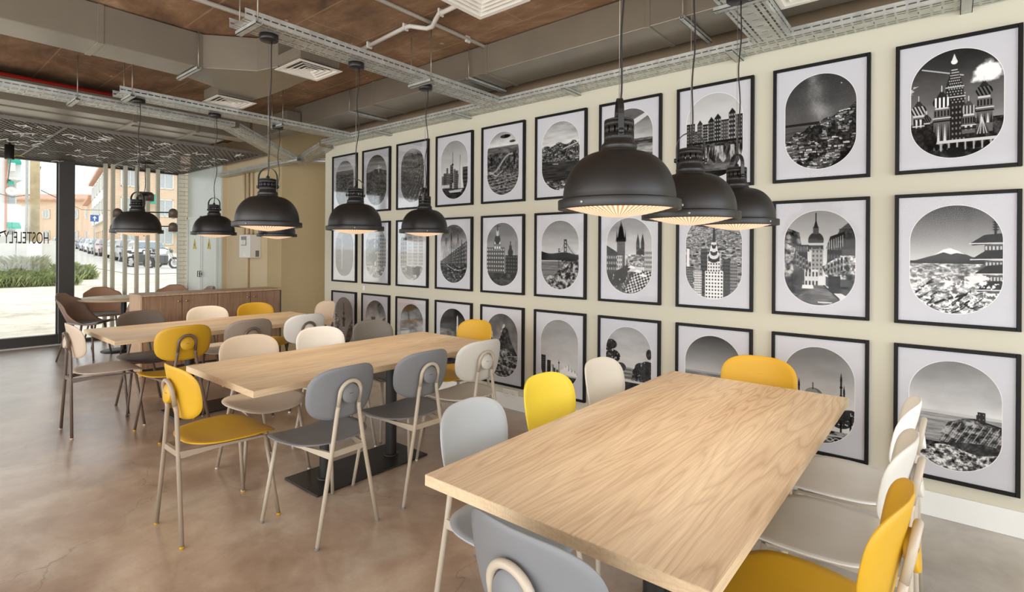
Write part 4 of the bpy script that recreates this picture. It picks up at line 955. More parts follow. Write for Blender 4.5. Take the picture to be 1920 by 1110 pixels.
for r in (1, 2, 3):
    for c in range(1, 11):
        x = -.241 + (c - 10) * .637 + FW / 2; z = 2.595 - (r - 1) * .8345 - FH / 2
        t = empty('framed_picture', (x, WY, z)); tag(t, 'picture of a %s, %s row' % (SUBJ[(r, c)], ROWN[r]), 'picture', 'framed city pictures on the wall')
        for pr in (protoF, protoM, protoG, protoB):
            o = pr.copy(); COL.objects.link(o); o.parent = t
        W_ = RES[c]; H_ = int(W_ * 1.524) if c > 5 else int(W_ * 2.0)
        a = Art(W_ * 2, H_ * 2, 100 * r + c); RECIPES[(r, c)](a)
        A = a.A.reshape(H_, 2, W_, 2).mean((1, 3)); A = np.clip((A - .45) * 1.12 + .43, .01, .97)
        vs = np.linspace(OH, -OH, H_); hw = np.where(np.abs(vs) <= OH - OW, OW, np.sqrt(np.maximum(0, OW ** 2 - (np.abs(vs) - (OH - OW)) ** 2))); hw = np.maximum(hw, .002)
        us = np.linspace(-1, 1, W_); XX = us[None, :] * hw[:, None]; ZZ = np.repeat(vs[:, None], W_, 1)
        ci = (XX / OW * .5 + .5) * (W_ - 1); i0 = np.clip(ci.astype(int), 0, W_ - 2); fx = ci - i0; rows = np.arange(H_)[:, None]
        CC = A[rows, i0] * (1 - fx) + A[rows, i0 + 1] * fx; CC = lin(np.clip(CC, 0, 1))
        co = np.stack([XX, np.full_like(XX, -.0145), ZZ], -1).reshape(-1, 3)
        idx = np.arange(H_ * W_).reshape(H_, W_); q = np.stack([idx[:-1, :-1], idx[1:, :-1], idx[1:, 1:], idx[:-1, 1:]], -1).reshape(-1, 4)
        me = bpy.data.meshes.new('print'); me.vertices.add(len(co)); me.vertices.foreach_set('co', co.ravel().astype('f'))
        me.loops.add(q.size); me.loops.foreach_set('vertex_index', q.ravel().astype('i')); me.polygons.add(len(q)); me.polygons.foreach_set('loop_start', np.arange(0, q.size, 4, dtype='i'))
        me.polygons.foreach_set('loop_total', np.full(len(q), 4, 'i'))
        me.update(calc_edges=True); me.validate()
        at = me.color_attributes.new('print', 'FLOAT_COLOR', 'POINT'); rgba = np.ones((len(co), 4), 'f'); rgba[:, 0] = CC.ravel(); rgba[:, 1] = CC.ravel() * .985; rgba[:, 2] = CC.ravel() * .96; at.data.foreach_set('color', rgba.ravel())
        me.materials.append(M['print']); o = bpy.data.objects.new('print', me); COL.objects.link(o); o.parent = t
for p in (protoF, protoM, protoG, protoB): bpy.data.objects.remove(p)

# ------------------------------------------------------------------ wall fittings
so = tag(empty('wall_socket', (-3.062, WY, .135)), 'white double wall socket on the picture wall just above the baseboard', 'socket')
obj('plate', G().box(-.085, .085, -.012, 0, -.045, .045), 'plastic', so, bevel=.003)
for s in (-1, 1):
    m4 = Matrix.Translation((s * .038, -.012, 0)) @ Matrix.Rotation(PI / 2, 4, 'X')
    g = G().lathe([(.030, 0), (.030, .004), (.024, .004), (.022, -.004 + .001), (.0005, -.003)], 28); g.v = [tuple(m4 @ Vector(p)) for p in g.v]; k = obj('outlet', g, 'plastic', so)
    g = G()
    for q in (-.009, .009): g.lathe([(.0005, .0008), (.0035, .0008)], 10, (q, 0, 0))
    g.v = [tuple(m4 @ Vector(p)) for p in g.v]; obj('pin_hole', g, 'slot', k)
g = G().box(-.02, .02, -.012, 0, -.03, .03); o = tag(obj('wall_sensor', g, 'plastic', loc=(-5.31, WY, .985), bevel=.003), 'tiny white wall fitting between the small pictures at the far left', 'sensor')
mb = tag(empty('meter_box', (-7.78, 3.56, 1.475)), 'white electric meter box with a small window on the beige wall', 'meter box')
obj('housing', G().box(-.17, .17, -.16, 0, -.165, .165), 'plastic', mb, bevel=.006)
obj('window', G().box(-.10, .06, -.164, -.16, .01, .14), 'meter_win', mb)
obj('breaker', G().box(-.09, -.02, -.170, -.164, .02, .09), 'plastic', mb); obj('breaker', G().box(-.01, .05, -.170, -.164, .02, .09), 'plastic', mb)
obj('label_plate', G().box(-.05, .05, -.1625, -.16, -.14, -.10), 'vent', mb)
obj('vent_patch', G().box(.17, .1715, -.08, -.03, -.15, -.06), 'meter_win', mb)
for x, r_, lab in ((-8.10, .018, 'beige vertical conduit left of the meter box pipes'), (-7.98, .022, 'beige vertical conduit running down behind the meter box'), (-7.84, .016, 'beige vertical conduit right of the other two pipes')):
    lo = 1.64 if x > -7.9 or x < -8.05 else .0
    tag(obj('wall_conduit', G().tube([(0, 0, lo), (0, 0, 2.55)], r_, 12), 'beige_wall', loc=(x, 3.53, 0)), lab, 'pipe', 'conduits on the beige wall')

# ------------------------------------------------------------------ ducts
def duct(label, cx, cy, z0, z1, boxes, seams=(), axis='y', name='air_duct'):
    t = tag(empty(name, (cx, cy, z0)), label, 'air duct')
    for b in boxes: obj('casing', G().box(b[0] - cx, b[1] - cx, b[2] - cy, b[3] - cy, b[4] - z0, b[5] - z0), 'duct', t, bevel=.004)
    for sg in seams:
        e = .006
        obj('flange', G().box(sg[0] - cx - e, sg[1] - cx + e, sg[2] - cy - e, sg[3] - cy + e, sg[4] - z0 - e, sg[5] - z0), 'duct', t, bevel=.002)
    return t
d1 = duct('large rectangular grey duct crossing the upper left, ending in a fork', -4.63, 0, 2.83, 3.09,
     [(-4.80, -4.46, -2.9, 1.62, 2.83, 3.09)],
     [(-4.80, -4.46, .975, 1.0, 2.83, 3.09), (-4.80, -4.46, 1.60, 1.625, 2.83, 3.09)])
g = G().prism([(-4.80, 1.62), (-4.46, 1.62), (-4.20, 1.92), (-3.98, 1.98), (-3.98, 2.28), (-4.46, 2.30), (-4.80, 2.30), (-5.04, 2.28), (-5.04, 1.98), (-4.92, 1.92)], 2.83, 3.09)
g.v = [(x + 4.63, y, z - 2.83) for x, y, z in g.v]; obj('fork', g, 'duct', d1, bevel=.004)
duct('long grey duct hanging parallel to the picture wall above the tables', -2, 3.34, 2.862, 3.09, [(-5.9, 2.6, 3.143, 3.54, 2.862, 3.09)],
     [(x, x + .02, 3.143, 3.54, 2.862, 3.09) for x in (-4.4, -2.9, -1.5, -.1)])
d3 = duct('wide low duct in two lengths at the far left above the metal mesh', -7.05, .5, 2.775, 3.0, [(-6.865, -6.62, -2.9, 2.95, 2.775, 3.0), (-7.46, -6.875, -2.9, 2.75, 2.765, 2.97)],
     [(-7.46, -6.62, y, y + .025, 2.763, 2.99) for y in (.66, 1.75, 2.35)])
duct('grey duct elbow behind the cable trays at the far end', -6.1, 3.0, 2.775, 3.0, [(-6.60, -5.75, 2.97, 3.135, 2.775, 3.0)])
duct('short grey duct stub above the hanging diffuser at the top of the photo', -1.965, 2.2, 2.915, 3.09, [(-2.10, -1.83, 2.03, 2.26, 2.915, 3.09)])
duct('grey branch duct over the tray at the upper right', -.65, 3.0, 2.862, 3.09, [(-.76, -.46, 2.60, 3.143, 2.87, 3.09)])
# air diffusers
def diffuser(x0, x1, y0, y1, z, label, ph=.11):
    cx, cy = (x0 + x1) / 2, (y0 + y1) / 2; hx, hy = (x1 - x0) / 2, (y1 - y0) / 2
    t = tag(empty('air_diffuser', (cx, cy, z)), label, 'air vent', 'square white ceiling diffusers')
    def ring(a, b, za, zb, nm='vane'):
        V = []
        for s, zz in ((a, za), (b, zb)): V += [(-hx * s, -hy * s, zz), (hx * s, -hy * s, zz), (hx * s, hy * s, zz), (-hx * s, hy * s, zz)]
        obj(nm, G().add(V, [(i, (i + 1) % 4, 4 + (i + 1) % 4, 4 + i) for i in range(4)]), 'vent', t, solid=.003)
    ring(1.0, .84, 0, .0, 'border')
    obj('plenum_box', G().box(-hx * .9, hx * .9, -hy * .9, hy * .9, .03, ph), 'duct', t); obj('throat', G().box(-hx * .86, hx * .86, -hy * .86, hy * .86, .024, .03), 'vent_in', t)
    for k in range(4): s = .84 - k * .19; ring(s, s - .15, .001, .018)
    obj('centre_plate', G().box(-hx * .1, hx * .1, -hy * .1, hy * .1, .004, .007), 'vent', t)
diffuser(-3.97, -3.60, 1.95, 2.30, 2.80, 'white square diffuser hanging behind the first cable tray')
diffuser(-5.38, -5.02, 1.95, 2.30, 2.80, 'white square diffuser seen just above the second cable tray')
diffuser(-2.15, -1.775, 1.92, 2.29, 2.80, 'white square diffuser cut off by the top edge of the photo')
diffuser(-.74, -.40, 2.90, 3.26, 2.80, 'white diffuser corner at the upper right beside the wide tray', .055)

# ------------------------------------------------------------------ cable trays
def tray_mesh(L, w, h, per=.10, pat=0):
    g = G(); n = max(1, int(round(L / per))); p = L / n
    if pat == 0:
        uc = [0, .10, .46, .54, .62, 1.0]; holes = {(1, 1), (1, 9), (3, 1), (3, 9), (4, 5), (1, 3), (1, 7)}
    vc = [0, .08, .13, .24, .29, .42, .58, .71, .76, .87, .92, 1]
    holes = {(1, 1), (1, 9), (4, 3), (4, 7), (2, 5), (4, 1), (4, 9), (1, 3), (1, 7)}
    uc = [0, .06, .44, .54, .60, .98]
    uc = [0, .06, .42, .48, .54, .94]
    NV = len(vc)
    V = []; F = []
    xs = []
    for k in range(n): xs += [(k + q) * p for q in uc]
    xs.append(L)
    for x in xs:
        for q in vc: V.append((x, -w / 2 + q * w, 0))
    for i in range(len(xs) - 1):
        ci = i % len(uc)
        for j in range(NV - 1):
            hole = (j in (1, 9) and ci in (1, 4)) or (j in (3, 7) and ci in (1, 4)) or (j == 5 and ci == 2)
            if hole: continue
            a = i * NV + j; F.append((a, a + 1, a + 1 + NV, a + NV))
    g.add(V, F)
    for s in (-1, 1):
        V = []; F = []
        for x in xs: V += [(x, s * w / 2, q * h) for q in (0, .45, .62, 1)]
        for i in range(len(xs) - 1):
            for j in range(3):
                if j == 1 and i % len(uc) in (1, 4): continue
                a = i * 4 + j; F.append((a, a + 1, a + 5, a + 4))
        g.add(V, F); g.box(0, L, s * w / 2 - .004, s * w / 2 + .004, h - .002, h + .003)
    return g
def tray(p0, p1, w, h, label, name='cable_tray'):
    p0, p1 = Vector(p0), Vector(p1); L = (p1 - p0).length; d_ = (p1 - p0).normalized(); y = Vector((0, 0, 1)).cross(d_).normalized(); z = d_.cross(y)
    o = obj(name, tray_mesh(L, w, h), 'galv'); o.matrix_world = Matrix((d_, y, z)).transposed().to_4x4(); o.location = p0
    return tag(o, label, 'cable tray', 'perforated galvanised cable trays')
TZ = 2.731
tray((-5.95, 3.60, TZ), (2.9, 3.60, TZ), .19, .045, 'long perforated tray running the whole length along the top of the picture wall')
t1 = tray((-3.157, 1.33, TZ), (-3.157, 3.50, TZ), .205, .052, 'perforated tray carrying the lamps of the middle table')
tray((-5.43, 1.31, TZ), (-5.43, 3.50, TZ), .205, .052, 'perforated tray carrying the lamps of the far table')
tray((-.845, 1.2, TZ), (-.845, 3.50, TZ), .205, .052, 'wide-looking perforated tray overhead at the upper right')
tray((-5.965, -2.9, TZ), (-5.965, 2.45, TZ), .25, .045, 'long perforated tray running left beside the red pipe')
tray((-5.965, 2.45, TZ), (-6.50, 3.40, 2.56), .22, .05, 'sloping perforated tray that drops toward the far wall')
tray((-6.62, 3.60, 2.56), (-5.98, 3.60, 2.70), .19, .05, 'short tilted perforated tray at the far corner of the picture wall')
tray((-8.74, 3.44, 2.545), (-6.3, 3.44, 2.545), .11, .05, 'white-lit perforated tray above the meter box')
tray((-6.6, 3.75, 2.60), (-5.95, 4.5, 2.60), .15, .05, 'dark perforated tray running into the alcove')
def channel(x0, x1, y0, y1, z, label, h=.022):
    g = G().box(x0, x1, y0, y1, z, z + .003)
    if (x1 - x0) > (y1 - y0): g.box(x0, x1, y0, y0 + .003, z, z + h).box(x0, x1, y1 - .003, y1, z, z + h)
    else: g.box(x0, x0 + .003, y0, y1, z, z + h).box(x1 - .003, x1, y0, y1, z, z + h)
    return tag(obj('strut_channel', g, 'galv'), label, 'bracket', 'steel channel brackets under the trays')
for x, lb in ((-4.83, 'third from the far corner'), (-3.60, 'just left of the middle table tray'), (-2.36, 'above the bridge picture'), (-1.09, 'beside the wide overhead tray'), (.06, 'at the upper right corner'), (1.3, 'outside the photo to the right')):
    channel(x - .025, x + .025, 3.47, 3.70, TZ - .024, 'steel channel bracket under the wall tray, ' + lb)
for x in (-3.157, -5.43, -.845):
    nm = {-3.157: 'middle', -5.43: 'far', -.845: 'nearest'}[x]
    for y, q in ((1.395 if x != -.845 else 2.86, 'outer'), (2.70 if x != -.845 else 1.9, 'inner')):
        channel(x - .13, x + .13, y - .02, y + .02, TZ - .024, 'steel channel bracket at the %s end of the tray over the %s table' % (q, nm))
        for s in (-1, 1):
            tag(obj('threaded_rod', G().tube([(0, 0, TZ - .026), (0, 0, CZ)], .004, 8), 'rod', loc=(x + s * .115, y, 0)), 'thin rod at the %s side, %s end of the tray over the %s table' % ('right' if s > 0 else 'left', q, nm), 'rod', 'threaded rods of the trays')
# hangers of the ducts
for i, (x0, x1, y) in enumerate(((-4.84, -4.42, 1.585), (-4.84, -4.42, -.2))):
    channel(x0, x1, y - .015, y + .015, 2.80, 'steel channel under the large forked duct, ' + ('beside its fork' if i == 0 else 'toward the left edge'))
    for x in (x0 + .01, x1 - .01): tag(obj('threaded_rod', G().tube([(0, 0, 2.80), (0, 0, CZ)], .004, 8), 'rod', loc=(x, y, 0)), 'thin rod at the %s side of the forked duct, %s' % ('left' if x < -4.6 else 'right', ('by its fork', 'toward the left edge')[i]), 'rod', 'rods of the forked duct')
for i, x in enumerate((-3.05, -1.25, -4.75)):
    channel(x - .015, x + .015, 3.10, 3.58, 2.832, 'steel channel under the long duct by the picture wall, ' + ('behind the middle tray', 'right of the nearest lamp cable', 'toward the far corner')[i])
    for y in (3.115, 3.565): tag(obj('threaded_rod', G().tube([(0, 0, 2.832), (0, 0, CZ)], .004, 8), 'rod', loc=(x, y, 0)), 'thin rod on the %s side of the long duct, %s' % ('room' if y < 3.3 else 'wall', ('behind the middle tray', 'right of the nearest lamp cable', 'toward the far corner')[i]), 'rod', 'rods of the long duct')
for i, y in enumerate((1.13,)):
    channel(-6.12, -5.80, y - .02, y + .02, TZ - .024, 'steel channel under the long left tray')
    tag(obj('threaded_rod', G().tube([(0, 0, TZ - .02), (0, 0, CZ)], .004, 8), 'rod', loc=(-5.82, y, 0)), 'thin rod holding the long left tray', 'rod')
# pipes
tag(obj('sprinkler_pipe', G().tube([(-6.54, -2.9, 2.985), (-6.54, 1.75, 2.985)], .017, 14).tube([(-6.50, -2.9, 2.975), (-6.50, 1.75, 2.975)], .008, 10), 'red'), 'red pipe along the ceiling at the far left', 'pipe')
tag(obj('ceiling_conduit', G().tube([(-3.83, -2.5, 3.075), (-3.83, 2.6, 3.075)], .016, 12), 'conduit'), 'pale conduit on the ceiling passing behind the middle tray end', 'pipe')
c2 = tag(obj('ceiling_conduit', G().tube([(-2.9, -2.5, 3.078), (-2.9, 3.14, 3.078)], .014, 12), 'conduit'), 'straight pale conduit on the ceiling crossing toward the long duct', 'pipe')
c3 = tag(obj('ceiling_conduit', G().tube([(-3.72, 2.55, 3.072), (-3.12, 2.50, 3.072), (-3.05, 2.50, 3.070), (-2.99, 2.52, 3.052), (-2.93, 2.56, 3.040), (-2.87, 2.56, 3.040), (-2.81, 2.53, 3.055), (-2.74, 2.50, 3.070), (-2.2, 2.47, 3.072)], .016, 12), 'conduit'), 'pale conduit with a bend that steps over the straight one', 'pipe')
for par, pts in ((c2, ((-2.9, 1.9), (-2.9, 2.95))), (c3, ((-3.6, 2.54), (-3.1, 2.50), (-2.72, 2.50)))):
    for x, y in pts: obj('clip', G().box(x - .008, x + .008, y - .024, y + .024, 3.05, CZ), 'conduit', par, bevel=.003)

# ------------------------------------------------------------------ expanded-metal ceiling by the window
mc_ = tag(empty('mesh_ceiling', (-8.8, 0, 2.735)), 'dark expanded metal ceiling raft with white ties by the street window', 'ceiling panel')
g = G(); xa, xb, ya, yb = -1.45, 1.50, -2.9, 3.43
def bar(g, x0, y0, x1, y1, w, h, z=0):
    d_ = Vector((x1 - x0, y1 - y0, 0)); L = d_.length; d_.normalize(); n_ = Vector((-d_.y, d_.x, 0)) * w / 2
    V = [Vector((x0, y0, z)) - n_, Vector((x0, y0, z)) + n_, Vector((x1, y1, z)) + n_, Vector((x1, y1, z)) - n_]
    V = V + [p + Vector((0, 0, h)) for p in V]; g.add(V, [(3, 2, 1, 0), (4, 5, 6, 7), (0, 1, 5, 4), (1, 2, 6, 5), (2, 3, 7, 6), (3, 0, 4, 7)])
sp_ = .062
for sgn in (1, -1):
    sl = .55 * sgn; y = ya - abs(sl) * 3.0
    while y < yb + abs(sl) * 3.0:
        # line y = yk + sl*(x-xa), clipped
        pts = []
        xs0, xs1 = xa, xb; f0 = y; f1 = y + sl * (xb - xa)
        t0, t1 = 0.0, 1.0
        dy = f1 - f0
        lo, hi = (ya - f0) / dy, (yb - f0) / dy
        if lo > hi: lo, hi = hi, lo
        t0, t1 = max(0, lo), min(1, hi)
        if t1 > t0 + .01: bar(g, xa + (xb - xa) * t0, f0 + dy * t0, xa + (xb - xa) * t1, f0 + dy * t1, .013, .006, .006 if sgn > 0 else 0)
        y += sp_
o = obj('expanded_metal', g, 'mesh', mc_); o['kind'] = 'stuff'
for y in [ya + .01 + k * 1.055 for k in range(7)]: g = G(); bar(g, xa, y, xb, y, .025, .03, -.008); obj('support_bar', g, 'mesh', mc_)
for x in (xa, xa + .98, xa + 1.97, xb): g = G(); bar(g, x, ya, x, yb, .025, .03, -.008); obj('support_bar', g, 'mesh', mc_)
rnd = random.Random(5); TM = []
for k in range(4):
    g = G(); r1 = random.Random(k); a = r1.uniform(-.3, .3); g.tube([(-.06, 0, -.01), (-.02, .015 * r1.uniform(-1, 1), -.018), (.03, .01 * r1.uniform(-1, 1), -.014), (.08, a * .1, -.03)], .0045, 6); g.tube([(-.03, 0, -.012), (-.01, .05 * r1.choice((-1, 1)), -.03)], .0035, 6)
    o = obj('cable_tie', g, 'tie'); TM.append(o.data); bpy.data.objects.remove(o)
for k in range(110):
    o = bpy.data.objects.new('cable_tie', rnd.choice(TM)); COL.objects.link(o); o.parent = mc_
    o.location = (rnd.uniform(xa + .1, xb - .1), rnd.uniform(-.2, yb - .1), -.004); o.rotation_euler = (0, 0, rnd.uniform(0, PI * 2))
    if k == 4: o.location = (-1.2, 1.28, -.004); o.rotation_euler = (0, 0, 1.6); d_ = o.data.copy(); d_.materials[0] = M['tie_y']; o.data = d_; o['label'] = 'yellow cable tie'

# ------------------------------------------------------------------ outside: street, houses, cars
SL = .0172
def gz(x): return max(0, -x - 11) * SL - .02
V = [(-10.32, -60, -.02), (-10.32, 60, -.02), (-11, 60, -.02), (-11, -60, -.02), (-260, -60, gz(-260)), (-260, 60, gz(-260))]
g = G().add(V, [(0, 1, 2, 3), (3, 2, 5, 4)])
tag(obj('ground', g, 'sand', ), 'pale sandy ground outside the window', 'ground')['kind'] = 'structure'
g = G().add([(-28, 7.4, gz(-28) + .02), (-42, 7.6, gz(-42) + .02), (-140, 22, gz(-140) + .02), (-140, 34, gz(-140) + .02), (-60, 16.5, gz(-60) + .02), (-28, 13.0, gz(-28) + .02)], [(0, 1, 2, 3, 4, 5)])
st_ = struct(obj('trim_street', g, 'asphalt'))
# five beige posts outside the window
for i, y in enumerate((2.375, 2.535, 2.69, 2.85, 2.99, 2.29)):
    xx = -9.98 if i < 3 else -10.02
    tag(obj('slat_post', G().box(-.03, .03, -.024, .024, 0, 2.735), 'slat', loc=(xx, y, 0), bevel=.004), 'tall beige square post by the window, ' + ('nearest the round table', 'second from the round table', 'third from the brick pillar side', 'second from the brick pillar', 'nearest the brick pillar', 'leftmost of all, close beside the next')[i], 'post', 'six beige posts before the street window')
def facade_windows(parent, org, d, w, h, cols, rows, ww, wh, z0, mat='shutter', pane='pane_far', skip=()):
    """windows on a facade starting at org running along unit vector d, outward normal n"""
    n_ = Vector((d.y, -d.x, 0))
    rot = Matrix((d, n_, Vector((0, 0, 1)))).transposed().to_4x4()
    for i in range(cols):
        for j in range(rows):
            if (i, j) in skip: continue
            c = org + d * (w * (i + .5) / cols) + Vector((0, 0, z0 + h * j / rows)); mt = Matrix.Translation(c) @ rot
            g = G()
            for b in ((-ww / 2, -ww / 2 + .12, 0, wh), (ww / 2 - .12, ww / 2, 0, wh), (-ww / 2, ww / 2, 0, .12), (-ww / 2, ww / 2, wh - .12, wh), (-.04, .04, 0, wh)): g.box(b[0], b[1], -.04, .10, b[2], b[3], mt)
            wn = obj('window', g, mat, parent); obj('pane', G().box(-ww / 2 + .05, ww / 2 - .05, -.02, .04, .05, wh - .05, mt), pane, wn)
def block(parent, name, a, b, depth, z0, z1, mat, side=1):
    a, b = Vector((a[0], a[1], 0)), Vector((b[0], b[1], 0)); d_ = (b - a).normalized(); n_ = Vector((d_.y, -d_.x, 0)) * depth * -side
    return obj(name, G().prism([(a.x, a.y), (b.x, b.y), (b.x + n_.x, b.y + n_.y), (a.x + n_.x, a.y + n_.y)], z0, z1), mat, parent), d_
# brick and white house on the right side of the street
h1 = tag(empty('street_house', (0, 0, 0)), 'orange brick house with a white street side and tiled eaves across the road', 'building')
A = Vector((-115.5, 23.9, 0)); B = Vector((-70.4, 16.45, 0)); dd = (B - A).normalized(); dn = Vector((-dd.y, dd.x, 0))
obj('wall', G().prism([(B.x, B.y), (B.x + dn.x * 16, B.y + dn.y * 16), (B.x + dn.x * 16 - dd.x * 27, B.y + dn.y * 16 - dd.y * 27), (B.x - dd.x * 27, B.y - dd.y * 27)], 0, 10.6), 'brick_or', h1)
obj('wall', G().prism([(B.x - dd.x * 27, B.y - dd.y * 27), (B.x - dd.x * 27 + dn.x * 12, B.y - dd.y * 27 + dn.y * 12), (A.x + dn.x * 12, A.y + dn.y * 12), (A.x, A.y)], 0, 8.9), 'brick_or', h1)
nd = -dn
pA = B - dd * 25.5 + nd * .35
obj('render_panel', G().prism([(pA.x, pA.y), ((pA + dd * 24).x, (pA + dd * 24).y), ((pA + dd * 24 - nd * .4).x, (pA + dd * 24 - nd * .4).y), ((pA - nd * .4).x, (pA - nd * .4).y)], 4.6, 10.1), 'render_w', h1)
facade_windows(h1, pA + nd * .02, dd, 24, 5.6, 5, 2, 1.9, 1.6, 5.4)
facade_windows(h1, B - dd * 26, dd, 25, 3, 7, 1, .9, 2.4, 1.2, 'render_c', 'render_c')
facade_windows(h1, B + dn * .2, dn, 13, 9.6, 4, 3, 1.7, 2.0, 1.9, 'shutter', 'pane_far')
g = G(); e = .7
P0 = B - dd * 27 + nd * e; P1 = B + dd * e + nd * e; P2 = B + dd * e + dn * 17; P3 = B - dd * 27 + dn * 17
g.prism([(p.x, p.y) for p in (P0, P1, P2, P3)], 10.5, 10.85); obj('eaves', g, 'rooftile', h1)
Q0 = P0 + dn * 6 ; Q1 = P1 + dn * 6 - dd * 5
g = G().add([(P0.x, P0.y, 10.85), (P1.x, P1.y, 10.85), (P2.x, P2.y, 10.85), (P3.x, P3.y, 10.85), (Q0.x, Q0.y, 13.2), (Q1.x, Q1.y, 13.2)], [(0, 1, 5, 4), (1, 2, 5), (2, 3, 4, 5), (3, 0, 4)]); obj('roof', g, 'rooftile', h1)
P0 = A - dd * e + nd * e; P1 = B - dd * 27 + nd * e; g = G().prism([(p.x, p.y) for p in (P0, P1, P1 + dn * 14, P0 + dn * 14)], 8.8, 9.2); obj('eaves', g, 'rooftile', h1)
for k, (q, z) in enumerate(((3.3, 6.6), (6.6, 3.4), (10.2, 4.2))):
    c = B + dn * q + dd * .1
    rot = Matrix((dn, -dd, Vector((0, 0, 1)))).transposed().to_4x4()
    g = G(); mt = Matrix.Translation(c + Vector((0, 0, z))) @ rot
    g.add([mt @ Vector(p) for p in ((-.9, 0, 1.0), (.9, 0, 1.0), (.9, -1.0, .1), (-.9, -1.0, .1), (-.9, -1.0, -.15), (.9, -1.0, -.15))], [(0, 1, 2, 3), (3, 2, 5, 4)])
    obj('awning', g, 'awning', h1, solid=.05)
# terrace houses at the end of the street
h2 = tag(empty('terrace_house', (0, 0, 0)), 'row of orange brick and white houses at the end of the road', 'building')
bt, d_ = block(h2, 'wall', (-140, 14.2), (-122, 28.0), 10, 0, 10.6, 'brick_or', side=1)
obj('render_panel', G().prism([(-139.0, 14.6), (-133.2, 19.0), (-133.0, 18.7), (-138.8, 14.3)], 2.0, 9.2), 'render_w', h2)
facade_windows(h2, Vector((-139, 14.6, 0)) + Vector((d_.y, -d_.x, 0)) * .3, d_, 7.0, 8.0, 3, 2, 1.6, 1.9, 3.0)
facade_windows(h2, Vector((-132.2, 20.2, 0)) + Vector((d_.y, -d_.x, 0)) * .1, d_, 11.0, 8.0, 4, 2, 1.3, 1.7, 3.0)
nn_ = Vector((d_.y, -d_.x, 0)); p0 = Vector((-140, 14.2, 0)) + nn_ * .8 - d_ * 1; p1 = Vector((-122, 28, 0)) + nn_ * .8 + d_
g = G().add([(p0.x, p0.y, 10.5), (p1.x, p1.y, 10.5), ((p1 - nn_ * 6).x, (p1 - nn_ * 6).y, 12), ((p0 - nn_ * 6).x, (p0 - nn_ * 6).y, 12)], [(0, 1, 2, 3)]); obj('roof', g, 'rooftile', h2, solid=.3)
# white block of flats at the far left
h3 = tag(empty('apartment_block', (0, 0, 0)), 'tall white block of flats with balconies and green awnings at the left edge', 'building')
w3 = [(-42.6, 4.45), (-41.2, 5.9), (-52, 12.5), (-56, 5)]
obj('wall', G().prism([(-42.6, -6), (-42.6, 4.98), (-60, 6), (-60, -6)], 0, 16), 'render_w', h3)
a0 = Vector((-43.0, 4.55, 0)); d3_ = Vector((-.05, 1, 0)).normalized()
for k in range(5):
    z = -.15 + k * 2.8
    obj('balcony', G().box(-44.5, -42.7, 4.98, 5.68, z + .2, z + 1.35), 'render_w', h3, bevel=.03)
    obj('balcony_slab', G().box(-44.6, -42.6, 4.98, 5.74, z, z + .2), 'conc', h3)
    wn = obj('window', G().box(-44.2, -44.1, 5.02, 5.66, z + 1.4, z + 2.8), 'shutter', h3); obj('pane', G().box(-44.1, -44.05, 5.28, 5.58, z + 1.5, z + 2.6), 'pane_far', wn)
obj('wall', G().box(-60, -44.2, 4.5, 5.66, 0, 16), 'render_w', h3)
for z, y0, y1, hh in ((2.6, 5.05, 5.64, .8), (5.2, 5.04, 5.32, .3), (6.4, 5.08, 5.64, .7)):
    g = G().add([(-43.4, y0, z + hh), (-43.4, y1 - .15, z + hh), (-42.4, y1, z + .1), (-42.4, y0, z + .1), (-42.4, y0, z - .05), (-42.4, y1, z - .05)], [(0, 1, 2, 3), (3, 2, 5, 4)])
    obj('awning', g, 'awning', h3, solid=.05)
obj('drain_pipe', G().tube([(-42.5, 4.99, .6), (-42.5, 4.99, 14)], .05, 8), 'pipe_red', h3)
obj('satellite_dish', G().lathe([(.001, 0), (.12, .015), (.2, .05), (.26, .09)], 20, (0, 0, 0)), 'conc', h3, solid=.02).matrix_local = Matrix.Translation((-42.3, 5.2, 4.72)) @ Matrix.Rotation(R(75), 4, 'Y')
obj('air_conditioner', G().box(-42.5, -42.2, 5.12, 5.36, 5.9, 6.4), 'conc', h3, bevel=.03)
# panels added in place of pale reflections; poles, wires
gw = tag(empty('reflection_panels', (-31, 2, 0)), 'low whitish panels standing in for reflections behind the weeds', 'wall')
for k in range(4):
    obj('reflection_panel', G().box(0, .2, -2.1 + k * 1.35, -.78 + k * 1.35, 0, 1.75 + .12 * (k % 3)), 'conc', gw, bevel=.02)
tag(obj('utility_pole', G().tube([(-30, 4.42, 1.70), (-30, 4.42, 12)], [.17, .15], 14), 'pole_wood'), 'thick weathered wooden utility pole outside the left window pane', 'pole')
tag(obj('pole_base', G().lathe([(.24, 0), (.24, 1.35), (.16, 1.40)], 16, (-30, 4.42, .3)), 'conc'), 'pale concrete collar around the wooden pole foot', 'pole base')
tag(obj('lamp_pole', G().tube([(-34, 4.72, .3), (-34, 4.72, 13)], .06, 12), 'pole_grey'), 'slim grey metal pole left of the wooden one', 'pole')
g = G()
tag(obj('overhead_wire', G().tube([(-42, 4.4, 4.6), (-38, 4.7, 4.1), (-34, 4.9, 4.0), (-30, 4.6, 4.9)], .022, 6), 'wire'), 'sagging dark wire running from the flats to the wooden pole', 'wire')
tag(obj('overhead_wire', G().tube([(-42, 5.0, 5.2), (-36, 4.5, 7.0), (-30, 4.2, 9.2)], .025, 6), 'wire'), 'dark wire rising steeply past the grey pole', 'wire')
tag(obj('overhead_wire', G().tube([(-30, 4.62, 3.9), (-60, 12, 4.9), (-62, 19, 5.2)], .022, 6), 'wire'), 'long thin wire crossing before the brick house', 'wire')
sg = tag(empty('road_sign', (-54.6, 11.75, .7)), 'square blue road sign with a white up arrow', 'road sign')
